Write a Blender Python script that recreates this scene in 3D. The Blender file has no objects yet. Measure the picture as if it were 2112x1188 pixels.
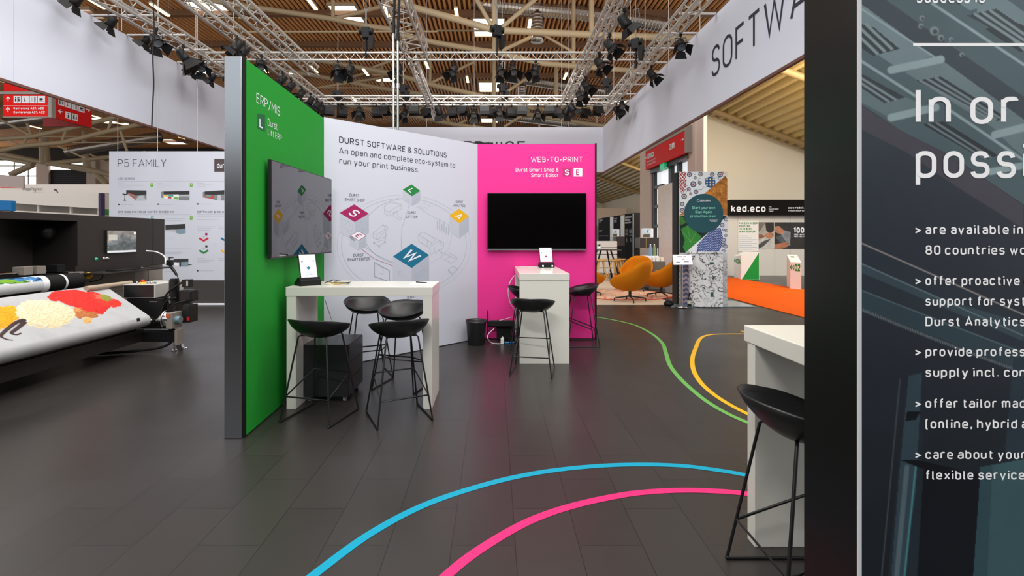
import bpy, bmesh, math, random
import numpy as np
from mathutils import Vector, Matrix
random.seed(7)
SC = bpy.context.scene
COL = SC.collection
EYE = 1.55
CX, CY, FP = 1020.0, 486.0, 1000.0      # vanishing point and focal length in photo pixels

# ------------------------------------------------------------------ camera
cam_d = bpy.data.cameras.new('camera')
cam = bpy.data.objects.new('camera', cam_d); COL.objects.link(cam)
cam.location = (0, 0, EYE); cam.rotation_euler = (math.pi/2, 0, 0)
cam_d.sensor_fit = 'HORIZONTAL'; cam_d.sensor_width = 36.0
cam_d.lens = 36.0*FP/2112
cam_d.shift_x = (1056-CX)/2112; cam_d.shift_y = (CY-594)/2112
cam_d.clip_start = 0.05; cam_d.clip_end = 300
SC.camera = cam
# ------------------------------------------------------------------ view, world, daylight
SC.view_settings.view_transform = 'Standard'; SC.view_settings.look = 'None'
SC.view_settings.gamma = 1.0; SC.view_settings.use_curve_mapping = False
SC.view_settings.exposure = 0.33
wd = bpy.data.worlds.new('hall_daylight'); SC.world = wd; wd.use_nodes = True
bg = wd.node_tree.nodes['Background']
bg.inputs[0].default_value = (0.93, 0.96, 1.0, 1); bg.inputs[1].default_value = 0.95
def area_light(name, loc, rot, sx, sy, power, color):
    l = bpy.data.lights.new(name, 'AREA'); l.shape = 'RECTANGLE'; l.size = sx; l.size_y = sy
    l.energy = power; l.color = color
    if len(rot) == 3 and isinstance(rot, Vector): rot = (rot-Vector(loc)).to_track_quat('-Z', 'Y').to_euler()   # a Vector is the point it is aimed at
    o = bpy.data.objects.new(name, l); COL.objects.link(o); o.location = loc; o.rotation_euler = rot
    return o
area_light('skylight_daylight', (-3, 6, 12.2), (0, 0, 0), 16, 12, 1500, (1, 0.985, 0.96))
area_light('skylight_daylight', (-24, 14, 12.2), (0, 0, 0), 18, 14, 1500, (1, 0.985, 0.96))
# the stand's own lamps on the trusses overhead, aimed down at the walls, then two added fill lights
area_light('truss_and_fill_lamps', (0.2, 2.6, 5.7), Vector((-.4, 6.6, 1.6)), 3.2, .4, 60, (1, 0.97, 0.95))
area_light('truss_and_fill_lamps', (1.6, 4.2, 5.7), Vector((-1.6, 5.4, 1.6)), .4, 2.6, 50, (1, 0.97, 0.95))
area_light('truss_and_fill_lamps', (-3.6, 3.4, 5.7), Vector((-5.6, 6.2, .8)), 2.4, .4, 35, (1, 0.97, 0.95))
area_light('truss_and_fill_lamps', (-4.2, 6.2, 5.7), Vector((-6.3, 10.9, 1.9)), 2.0, .4, 110, (1, 0.97, 0.95))
area_light('truss_and_fill_lamps', (0.0, 12.4, 6.1), Vector((-.5, 18.7, 4.8)), 5.0, .3, 130, (1, 0.97, 0.95))  # added fill light, brightens the back banner; no truss hangs here
area_light('truss_and_fill_lamps', (-1.2, -1.6, 5.7), Vector((1.0, 3.6, .9)), 2.6, .4, 165, (1, 0.97, 0.95))  # added fill light behind the camera, lifts the right counter and the fronts
# warm lamps of the lean-to hall on the right
area_light('annex_lamps', (9.6, 12.0, 5.9), (math.radians(35), 0, 0), 3, 3, 400, (1, 0.93, 0.82))
area_light('annex_lamps', (8.6, 12.2, 4.6), (math.radians(150), 0, 0), 1.2, .5, 130, (1, 0.84, 0.56))
area_light('annex_lamps', (9.4, 27.0, 5.7), (math.radians(20), 0, 0), 2.0, 3.0, 1100, (1, 0.86, 0.66))
# ------------------------------------------------------------------ helpers: materials
def lin(c):
    c = c/255.0
    return c/12.92 if c <= 0.04045 else ((c+0.055)/1.055)**2.4
def rgb(r, g, b): return (lin(r), lin(g), lin(b), 1)
MATS = {}
def mat(name, col, rough=0.5, metal=0.0, spec=0.5, emit=None, estr=1.0, noise=0.0, nscale=8.0, coat=0.0, bump=0.0):
    if name in MATS: return MATS[name]
    m = bpy.data.materials.new(name); m.use_nodes = True; MATS[name] = m
    nt = m.node_tree; b = nt.nodes['Principled BSDF']
    c = rgb(*col); b.inputs['Base Color'].default_value = c
    b.inputs['Roughness'].default_value = rough; b.inputs['Metallic'].default_value = metal
    b.inputs['Specular IOR Level'].default_value = spec
    b.inputs['Coat Weight'].default_value = coat
    m.diffuse_color = c
    if emit:
        b.inputs['Emission Color'].default_value = rgb(*emit); b.inputs['Emission Strength'].default_value = estr
    if noise or bump:
        tc = nt.nodes.new('ShaderNodeTexCoord'); nz = nt.nodes.new('ShaderNodeTexNoise')
        nz.inputs['Scale'].default_value = nscale; nz.inputs['Detail'].default_value = 4
        nt.links.new(tc.outputs['Object'], nz.inputs['Vector'])
        if noise:
            mx = nt.nodes.new('ShaderNodeMix'); mx.data_type = 'RGBA'
            mx.inputs[6].default_value = tuple(x*(1-noise) for x in c[:3])+(1,)
            mx.inputs[7].default_value = tuple(min(1, x*(1+noise)) for x in c[:3])+(1,)
            nt.links.new(nz.outputs['Fac'], mx.inputs[0]); nt.links.new(mx.outputs[2], b.inputs['Base Color'])
        if bump:
            bp = nt.nodes.new('ShaderNodeBump'); bp.inputs['Strength'].default_value = bump; bp.inputs['Distance'].default_value = 0.004
            nt.links.new(nz.outputs['Fac'], bp.inputs['Height']); nt.links.new(bp.outputs[0], b.inputs['Normal'])
    return m
def vcol_mat(name, rough=0.5, spec=0.5, coat=0.0, emit=0.0):
    if name in MATS: return MATS[name]
    m = bpy.data.materials.new(name); m.use_nodes = True; MATS[name] = m
    nt = m.node_tree; b = nt.nodes['Principled BSDF']
    a = nt.nodes.new('ShaderNodeAttribute'); a.attribute_name = 'Col'
    nt.links.new(a.outputs['Color'], b.inputs['Base Color'])
    b.inputs['Roughness'].default_value = rough; b.inputs['Specular IOR Level'].default_value = spec
    b.inputs['Coat Weight'].default_value = coat
    if emit:
        nt.links.new(a.outputs['Color'], b.inputs['Emission Color']); b.inputs['Emission Strength'].default_value = emit
    return m

# ------------------------------------------------------------------ helpers: photo pixel -> place
def at(px, py, Y): return Vector(((px-CX)/FP*Y, Y, EYE-(py-CY)/FP*Y))
def fl(px, py, z=0.0):
    Y = (EYE-z)*FP/(py-CY); return Vector(((px-CX)/FP*Y, Y, z))
class Plane:
    """a real flat face in the place; hit() finds where a sight line meets it"""
    def __init__(s, p, n):
        s.p = Vector(p); s.n = Vector(n).normalized(); s.c = Vector((0, 0, EYE))
        if (s.c-s.p).dot(s.n) < 0: s.n = -s.n
    def hit(s, px, py, lift=0.0):
        d = Vector(((px-CX)/FP, 1, -(py-CY)/FP))
        t = (s.p-s.c).dot(s.n)/d.dot(s.n)
        return s.c+d*t+s.n*lift*.4

# ------------------------------------------------------------------ helpers: mesh builder
class MB:
    def __init__(s): s.v = []; s.f = []; s.m = []; s.sm = []
    def add(s, vs, fs, m=0, smooth=False):
        o = len(s.v); s.v.extend([tuple(v) for v in vs])
        for f in fs: s.f.append([i+o for i in f]); s.m.append(m); s.sm.append(smooth)
        return s
    def box(s, x0, x1, y0, y1, z0, z1, m=0):
        return s.hexa([(x0,y0,z0),(x1,y0,z0),(x1,y1,z0),(x0,y1,z0),(x0,y0,z1),(x1,y0,z1),(x1,y1,z1),(x0,y1,z1)], m)
    def hexa(s, vs, m=0):
        return s.add(vs, [(0,3,2,1),(4,5,6,7),(0,1,5,4),(1,2,6,5),(2,3,7,6),(3,0,4,7)], m)
    def obox(s, c, ax, ay, az, hx, hy, hz, m=0):
        c, ax, ay, az = Vector(c), Vector(ax).normalized()*hx, Vector(ay).normalized()*hy, Vector(az).normalized()*hz
        vs = [c+ax*i+ay*j+az*k for k in (-1,1) for (i,j) in ((-1,-1),(1,-1),(1,1),(-1,1))]
        return s.hexa(vs, m)
    def bbox(s, x0, x1, y0, y1, z0, z1, r=0.004, m=0):
        """box with chamfered edges"""
        b = bmesh.new(); bmesh.ops.create_cube(b, size=1.0)
        for v in b.verts:
            v.co = Vector(((x0+x1)/2+v.co.x*(x1-x0), (y0+y1)/2+v.co.y*(y1-y0), (z0+z1)/2+v.co.z*(z1-z0)))
        bmesh.ops.bevel(b, geom=b.edges[:], offset=r, segments=2, affect='EDGES', profile=0.5)
        b.verts.ensure_lookup_table(); b.verts.index_update()
        s.add([v.co for v in b.verts], [[v.index for v in f.verts] for f in b.faces], m); b.free(); return s
    def tube(s, pts, r, n=8, m=0, closed=False, cap=True, r2=None):
        pts = [Vector(p) for p in pts]; k = len(pts)
        if k < 2: return s
        rings = []; prev = None
        for i, p in enumerate(pts):
            if closed: t = (pts[(i+1) % k]-pts[i-1])
            else: t = pts[min(i+1, k-1)]-pts[max(i-1, 0)]
            if t.length < 1e-9: t = Vector((0, 0, 1))
            t.normalize()
            if prev is None:
                a = Vector((0, 0, 1)) if abs(t.z) < 0.9 else Vector((1, 0, 0))
                u = t.cross(a).normalized()
            else:
                u = (prev-t*prev.dot(t)).normalized()
            prev = u; w = t.cross(u)
            rr = r if r2 is None else r+(r2-r)*i/(k-1)
            rings.append([p+(u*math.cos(2*math.pi*j/n)+w*math.sin(2*math.pi*j/n))*rr for j in range(n)])
        vs = [v for rg in rings for v in rg]; fs = []
        for i in range(k if closed else k-1):
            a, b2 = i*n, ((i+1) % k)*n
            for j in range(n): fs.append((a+j, a+(j+1) % n, b2+(j+1) % n, b2+j))
        s.add(vs, fs, m, True)
        if cap and not closed:
            s.add(rings[0], [tuple(range(n-1, -1, -1))], m); s.add(rings[-1], [tuple(range(n))], m)
        return s
    def cyl(s, p0, p1, r, n=12, m=0, r2=None): return s.tube([p0, p1], r, n, m, r2=r2)
    def lathe(s, prof, c=(0,0,0), n=24, m=0, axis='Z', closed=False):
        c = Vector(c); vs = []; fs = []
        for (r, h) in prof:
            for j in range(n):
                a = 2*math.pi*j/n; x, y = r*math.cos(a), r*math.sin(a)
                p = {'Z': (x, y, h), 'Y': (x, h, y), 'X': (h, x, y)}[axis]
                vs.append(c+Vector(p))
        k = len(prof)
        for i in range(k-1):
            for j in range(n): fs.append((i*n+j, i*n+(j+1) % n, (i+1)*n+(j+1) % n, (i+1)*n+j))
        return s.add(vs, fs, m, True)
    def ball(s, c, r, m=0, n=12, sx=1, sy=1, sz=1):
        c = Vector(c); k = n//2+1
        vs = []
        for i in range(k):
            th = math.pi*i/(k-1)
            for j in range(n):
                a = 2*math.pi*j/n
                vs.append(c+Vector((r*sx*math.sin(th)*math.cos(a), r*sy*math.sin(th)*math.sin(a), r*sz*math.cos(th))))
        fs = [(i*n+j, i*n+(j+1) % n, (i+1)*n+(j+1) % n, (i+1)*n+j) for i in range(k-1) for j in range(n)]
        return s.add(vs, fs, m, True)
    def poly(s, pts, m=0): return s.add(pts, [tuple(range(len(pts)))], m)
    def slab(s, pts, off, m=0):
        """polygon thickened along off"""
        pts = [Vector(p) for p in pts]; o = Vector(off); k = len(pts)
        vs = pts+[p+o for p in pts]
        fs = [tuple(range(k)), tuple(range(2*k-1, k-1, -1))]+[(i, i+k, (i+1) % k+k, (i+1) % k) for i in range(k)]
        return s.add(vs, fs, m)
    def grid(s, rows, m=0, smooth=True, wrap=False):
        k = len(rows[0]); vs = [p for r in rows for p in r]; fs = []
        for i in range(len(rows)-1):
            for j in range(k if wrap else k-1):
                fs.append((i*k+j, i*k+(j+1) % k, (i+1)*k+(j+1) % k, (i+1)*k+j))
        return s.add(vs, fs, m, smooth)
    def build(s, name, mats, parent=None, fix=True):
        if not isinstance(mats, (list, tuple)): mats = [mats]
        me = bpy.data.meshes.new(name)
        off = Vector(parent_world(parent)) if parent else Vector((0, 0, 0))
        me.from_pydata([(v[0]-off.x, v[1]-off.y, v[2]-off.z) for v in s.v], [], s.f)
        for mm in mats: me.materials.append(mm)
        me.polygons.foreach_set('material_index', s.m); me.polygons.foreach_set('use_smooth', s.sm)
        me.update()
        if fix:
            b = bmesh.new(); b.from_mesh(me); bmesh.ops.recalc_face_normals(b, faces=b.faces[:]); b.to_mesh(me); b.free()
        o = bpy.data.objects.new(name, me); COL.objects.link(o)
        if parent: o.parent = parent
        return o
def parent_world(p):
    v = Vector((0, 0, 0))
    while p: v += p.location; p = p.parent
    return v
def tag(o, label=None, cat=None, group=None, kind=None):
    if label: o['label'] = label
    if cat: o['category'] = cat
    if group: o['group'] = group
    if kind: o['kind'] = kind
    return o
def thing(name, label, cat, loc=(0,0,0), group=None):
    o = bpy.data.objects.new(name, None); COL.objects.link(o); o.location = loc; o.empty_display_size = 0.05
    return tag(o, label, cat, group)
def struct(name, mb, mats, fix=True):
    o = mb.build(name, mats, None, fix); o['kind'] = 'structure'; return o
def center(o):
    """put a single-mesh thing's origin at its base"""
    me = o.data; n = len(me.vertices); a = np.empty(n*3); me.vertices.foreach_get('co', a); a = a.reshape(-1, 3)
    c = np.array([(a[:,0].min()+a[:,0].max())/2, (a[:,1].min()+a[:,1].max())/2, a[:,2].min()])
    a -= c; me.vertices.foreach_set('co', a.ravel()); o.location = Vector(o.location)+Vector(c); me.update(); return o
def solo(name, mb, mats, label, cat, group=None, fix=True):
    o = center(mb.build(name, mats, None, fix)); return tag(o, label, cat, group)
def dup(root, loc, rotz=0.0, label=None, group=None, scale=None, rot=None):
    r = root.copy(); COL.objects.link(r); r.location = loc
    r.rotation_euler = rot if rot else (0, 0, rotz)
    if scale: r.scale = (scale, scale, scale)
    if label: r['label'] = label
    if group: r['group'] = group
    def kids(a, b):
        for ch in list(a.children):
            c = ch.copy(); COL.objects.link(c); c.parent = b; kids(ch, c)
    kids(root, r); return r
ORD = ['first','second','third','fourth','fifth','sixth','seventh','eighth','ninth','tenth','eleventh','twelfth','thirteenth','fourteenth','fifteenth','sixteenth','seventeenth','eighteenth','nineteenth','twentieth','twenty-first','twenty-second','twenty-third','twenty-fourth','twenty-fifth','twenty-sixth','twenty-seventh','twenty-eighth','twenty-ninth','thirtieth']
# ------------------------------------------------------------------ monoline sign lettering (own stroke alphabet)
def _c(*p): return (True, p)
def _o(*p): return (False, p)
r_ = .26
GL = {
'A': (.64, [_o((0,0),(.32,1),(.64,0)), _o((.1,.27),(.54,.27))]),
'B': (.55, [_c((0,0),(0,1),(.5,1,.2),(.5,.53,.2),(0,.53)), _o((0,.53),(.55,.53,.24),(.55,0,.24),(0,0))]),
'C': (.54, [_o((.54,.74),(.54,1,r_),(0,1,r_),(0,0,r_),(.54,0,r_),(.54,.26))]),
'D': (.55, [_c((0,0),(0,1),(.55,1,r_),(.55,0,r_))]),
'E': (.46, [_o((.46,1),(0,1),(0,0),(.46,0)), _o((0,.52),(.41,.52))]),
'F': (.45, [_o((.45,1),(0,1),(0,0)), _o((0,.48),(.4,.48))]),
'G': (.55, [_o((.55,.76),(.55,1,r_),(0,1,r_),(0,0,r_),(.55,0,r_),(.55,.47),(.3,.47))]),
'H': (.55, [_o((0,0),(0,1)), _o((.55,0),(.55,1)), _o((0,.52),(.55,.52))]),
'I': (.0, [_o((0,0),(0,1))]),
'J': (.36, [_o((.36,1),(.36,0,.22),(0,0,.2),(0,.16))]),
'K': (.56, [_o((0,0),(0,1)), _o((.54,1),(0,.36)), _o((.2,.6),(.56,0))]),
'L': (.44, [_o((0,1),(0,0),(.44,0))]),
'M': (.68, [_o((0,0),(0,1),(.34,.36),(.68,1),(.68,0))]),
'N': (.56, [_o((0,0),(0,1),(.56,0),(.56,1))]),
'O': (.55, [_c((0,0,.27),(.55,0,.27),(.55,1,.27),(0,1,.27))]),
'P': (.54, [_o((0,0),(0,1),(.54,1,.26),(.54,.44,.26),(0,.44))]),
'Q': (.55, [_c((0,0,.27),(.55,0,.27),(.55,1,.27),(0,1,.27)), _o((.34,.2),(.6,-.04))]),
'R': (.55, [_o((0,0),(0,1),(.54,1,.26),(.54,.46,.26),(0,.46)), _o((.28,.46),(.56,0))]),
'S': (.52, [_o((.5,.8),(.5,1,.24),(.02,1,.25),(.02,.53,.22),(.52,.5,.24),(.52,0,.26),(0,0,.24),(0,.2))]),
'T': (.56, [_o((0,1),(.56,1)), _o((.28,1),(.28,0))]),
'U': (.55, [_o((0,1),(0,0,.27),(.55,0,.27),(.55,1))]),
'V': (.6, [_o((0,1),(.3,0),(.6,1))]),
'W': (.9, [_o((0,1),(.22,0),(.45,.9),(.68,0),(.9,1))]),
'X': (.56, [_o((0,0),(.56,1)), _o((0,1),(.56,0))]),
'Y': (.56, [_o((0,1),(.28,.45),(.56,1)), _o((.28,.45),(.28,0))]),
'Z': (.52, [_o((0,1),(.52,1),(0,0),(.52,0))]),
'a': (.42, [_o((.03,.6),(.05,.72,.16),(.42,.72,.2),(.42,0)), _o((.42,.42),(0,.42,.19),(0,0,.19),(.42,0,.17),(.42,.16))]),
'b': (.44, [_o((0,1),(0,0)), _c((0,0,.16),(.44,0,.22),(.44,.72,.22),(0,.72,.16))]),
'c': (.42, [_o((.42,.56),(.42,.72,.2),(0,.72,.22),(0,0,.22),(.42,0,.2),(.42,.16))]),
'd': (.44, [_o((.44,1),(.44,0)), _c((0,0,.22),(.44,0,.16),(.44,.72,.16),(0,.72,.22))]),
'e': (.44, [_o((0,.35),(.44,.35),(.44,.72,.22),(0,.72,.22),(0,0,.22),(.42,0,.2),(.42,.1))]),
'f': (.3, [_o((.3,1),(.12,1,.14),(.12,0)), _o((0,.68),(.28,.68))]),
'g': (.44, [_c((0,0,.22),(.44,0,.16),(.44,.72,.16),(0,.72,.22)), _o((.44,.72),(.44,-.26,.2),(.05,-.26,.16),(.03,-.2))]),
'h': (.42, [_o((0,0),(0,1)), _o((0,.5),(0,.72,.2),(.42,.72,.2),(.42,0))]),
'i': (.0, [_o((0,0),(0,.7)), _o((0,.9),(0,1.02))]),
'j': (.1, [_o((.1,.7),(.1,-.26,.14),(-.08,-.26))]),
'k': (.42, [_o((0,0),(0,1)), _o((.4,.7),(0,.26)), _o((.15,.42),(.42,0))]),
'l': (.12, [_o((0,1),(0,0,.13),(.12,0))]),
'm': (.74, [_o((0,0),(0,.7)), _o((0,.5),(0,.72,.18),(.37,.72,.18),(.37,0)), _o((.37,.5),(.37,.72,.18),(.74,.72,.18),(.74,0))]),
'n': (.42, [_o((0,0),(0,.7)), _o((0,.5),(0,.72,.2),(.42,.72,.2),(.42,0))]),
'o': (.44, [_c((0,0,.22),(.44,0,.22),(.44,.72,.22),(0,.72,.22))]),
'p': (.44, [_o((0,.7),(0,-.28)), _c((0,0,.16),(.44,0,.22),(.44,.72,.22),(0,.72,.16))]),
'q': (.44, [_o((.44,.7),(.44,-.28)), _c((0,0,.22),(.44,0,.16),(.44,.72,.16),(0,.72,.22))]),
'r': (.3, [_o((0,0),(0,.7)), _o((0,.46),(0,.72,.2),(.3,.72,.1),(.3,.66))]),
's': (.4, [_o((.38,.58),(.38,.72,.17),(.01,.72,.17),(.01,.38,.15),(.4,.36,.15),(.4,0,.17),(0,0,.17),(0,.14))]),
't': (.3, [_o((.11,.95),(.11,0,.14),(.3,0)), _o((0,.7),(.28,.7))]),
'u': (.42, [_o((0,.7),(0,0,.2),(.42,0,.2),(.42,.22)), _o((.42,.7),(.42,0))]),
'v': (.44, [_o((0,.7),(.22,0),(.44,.7))]),
'w': (.68, [_o((0,.7),(.18,0),(.34,.64),(.5,0),(.68,.7))]),
'x': (.42, [_o((0,0),(.42,.7)), _o((0,.7),(.42,0))]),
'y': (.44, [_o((0,.7),(.22,0)), _o((.44,.7),(.14,-.28),(.02,-.28))]),
'z': (.4, [_o((0,.7),(.4,.7),(0,0),(.4,0))]),
'0': (.5, [_c((0,0,.25),(.5,0,.25),(.5,1,.25),(0,1,.25))]),
'1': (.24, [_o((0,.78),(.24,1),(.24,0))]),
'2': (.5, [_o((0,.78),(0,1,.24),(.48,1,.24),(.48,.62,.16),(0,0),(.5,0))]),
'3': (.5, [_o((.02,.8),(.02,1,.22),(.48,1,.22),(.48,.53,.2),(.2,.53)), _o((.2,.53),(.5,.53,.24),(.5,0,.25),(0,0,.24),(0,.2))]),
'4': (.52, [_o((.3,1),(0,.24),(.52,.24)), _o((.38,.46),(.38,0))]),
'5': (.5, [_o((.46,1),(.04,1),(.02,.5),(.06,.6,.1),(.5,.62,.25),(.5,0,.25),(0,0,.24),(0,.16))]),
'6': (.5, [_o((.36,1),(.02,.42)), _c((0,0,.25),(.5,0,.25),(.5,.58,.25),(0,.58,.25))]),
'7': (.5, [_o((0,1),(.5,1),(.16,0))]),
'8': (.5, [_c((.03,.54,.2),(.47,.54,.2),(.47,1,.22),(.03,1,.22)), _c((0,0,.24),(.5,0,.24),(.5,.54,.22),(0,.54,.22))]),
'9': (.5, [_o((.14,0),(.48,.58)), _c((0,.42,.25),(.5,.42,.25),(.5,1,.25),(0,1,.25))]),
'&': (.62, [_o((.62,0),(.1,.74),(.08,1,.16),(.44,1,.16),(.44,.66,.14),(0,.44,.14),(0,0,.22),(.44,0,.2),(.6,.34))]),
'/': (.4, [_o((0,-.12),(.4,1.05))]),
'-': (.3, [_o((0,.4),(.3,.4))]),
'.': (.0, [_o((0,0),(0,.13))]),
',': (.06, [_o((.06,.13),(0,-.14))]),
'>': (.42, [_o((0,.66),(.42,.38),(0,.1))]),
'<': (.3, [_o((.3,.9),(0,.5),(.3,.1))]),
'(': (.14, [_o((.14,1.05),(0,1.05,.14),(0,-.14,.14),(.14,-.14))]),
'|': (.0, [_o((0,-.1),(0,1.1))]),
}
def fillet(pts, closed, n=5):
    out = []; k = len(pts)
    for i, p in enumerate(pts):
        r = p[2] if len(p) > 2 else 0
        if r <= 0 or (not closed and i in (0, k-1)): out.append((p[0], p[1])); continue
        a = pts[i-1]; b = pts[(i+1) % k]
        va = Vector((a[0]-p[0], a[1]-p[1])); vb = Vector((b[0]-p[0], b[1]-p[1]))
        ra = len(a) > 2 and a[2] > 0; rb = len(b) > 2 and b[2] > 0
        la = va.length*(.5 if ra else 1); lb = vb.length*(.5 if rb else 1)
        r1 = min(r, la, lb)
        va.normalize(); vb.normalize(); P = Vector((p[0], p[1]))
        for j in range(n+1):
            t = j/n
            # quarter-round (elliptic) corner
            an = t*math.pi/2
            q = P+va*r1*(1-math.sin(an))+vb*r1*(1-math.cos(an))
            out.append((q.x, q.y))
    return out
def ribbon(pts, closed, w):
    """flat strip of width w along 2D points: list of (left, right)"""
    P = [Vector(p) for p in pts]
    Q = [P[0]]
    for p in P[1:]:
        if (p-Q[-1]).length > 1e-5: Q.append(p)
    if closed and (Q[0]-Q[-1]).length < 1e-5: Q.pop()
    k = len(Q); L = []; R = []
    for i in range(k):
        if closed or 0 < i < k-1:
            d0 = (Q[i]-Q[i-1]).normalized(); d1 = (Q[(i+1) % k]-Q[i]).normalized()
        elif i == 0: d0 = d1 = (Q[1]-Q[0]).normalized()
        else: d0 = d1 = (Q[-1]-Q[-2]).normalized()
        n0 = Vector((-d0.y, d0.x)); n1 = Vector((-d1.y, d1.x)); n = n0+n1
        if n.length < 1e-4: n = n0.copy()
        n.normalize(); sc = 1/max(0.42, n.dot(n0))
        L.append(Q[i]+n*w/2*sc); R.append(Q[i]-n*w/2*sc)
    return L, R
def text_width(s, sw, track=.17):
    x = 0
    for ch in s:
        if ch == ' ': x += .3; continue
        x += GL[ch][0]+sw+track
    return x-track
def text(mb, s, org, ux, uy, cap, width=None, sw=.12, m=0, track=.17, align='L'):
    """letters of cap height cap from org along ux, up uy; width fixes the run's length"""
    org = Vector(org); ux = Vector(ux).normalized(); uy = Vector(uy)
    if abs(uy.length-1) > 1e-6 and uy.length > 0: uy = uy.normalized()
    tw = text_width(s, sw, track); kx = cap if width is None else width/tw
    x = 0; nrm = ux.cross(uy); ns = 0
    if align == 'R': x = -tw
    if align == 'C': x = -tw/2
    for ch in s:
        if ch == ' ': x += .3; continue
        gw, st = GL[ch]
        for closed, pts in st:
            q = fillet(pts, closed)
            # keep outer size: squeeze centre line inside the cap box
            q = [(a+sw/2, sw/2+b*(1-sw)) for a, b in q]
            L, R = ribbon(q, closed, sw)
            ns += 1; o2 = org+nrm*(.00025*(ns % 4))       # strokes never share one plane where they cross
            k = len(L); vs = [o2+ux*((x+p.x)*kx)+uy*(p.y*cap) for p in L]+[o2+ux*((x+p.x)*kx)+uy*(p.y*cap) for p in R]
            fs = [(i, (i+1) % k, (i+1) % k+k, i+k) for i in range(k if closed else k-1)]
            mb.add(vs, fs, m)
        x += gw+sw+track
    return mb
def text_px(mb, pl, s, x0, yb, x1, captop, sw=.12, m=0, lift=.003, track=.17, align='L'):
    """lettering on plane pl whose baseline starts at photo pixel (x0,yb), ends below x1, caps reach captop"""
    a = pl.hit(x0, yb, lift); t = pl.hit(x0, captop, lift)
    b = pl.hit(x1, yb, lift); ux = b-a; ux.z = 0; wd_ = ux.length
    return text(mb, s, a, ux, (0,0,1), (t-a).length, wd_, sw, m, track)
def line_px(mb, pl, pts, w, m=0, lift=.0025, closed=False):
    """thin printed line through photo pixels, on plane pl"""
    L, R = ribbon(pts, closed, w); k = len(L)
    vs = [pl.hit(p.x, p.y, lift) for p in L]+[pl.hit(p.x, p.y, lift) for p in R]
    fs = [(i, (i+1) % k, (i+1) % k+k, i+k) for i in range(k if closed else k-1)]
    return mb.add(vs, fs, m)
def poly_px(mb, pl, pts, m=0, lift=.002): return mb.poly([pl.hit(x, y, lift) for x, y in pts], m)
def rect_px(mb, pl, x0, y0, x1, y1, m=0, lift=.002):
    a = pl.hit(x0, y0, lift); c = pl.hit(x1, y1, lift); b = pl.hit(x1, y0, lift)
    d = (b-a); d.z = 0
    return mb.poly([a, a+d, Vector(((a+d).x, (a+d).y, c.z)), Vector((a.x, a.y, c.z))], m)
def ellipse_pts(cx, cy, rx, ry, a0=0, a1=360, n=60, rot=0):
    out = []; c, s = math.cos(math.radians(rot)), math.sin(math.radians(rot))
    for i in range(n+1):
        a = math.radians(a0+(a1-a0)*i/n); x, y = rx*math.cos(a), ry*math.sin(a)
        out.append((cx+x*c-y*s, cy+x*s+y*c))
    return out
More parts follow.
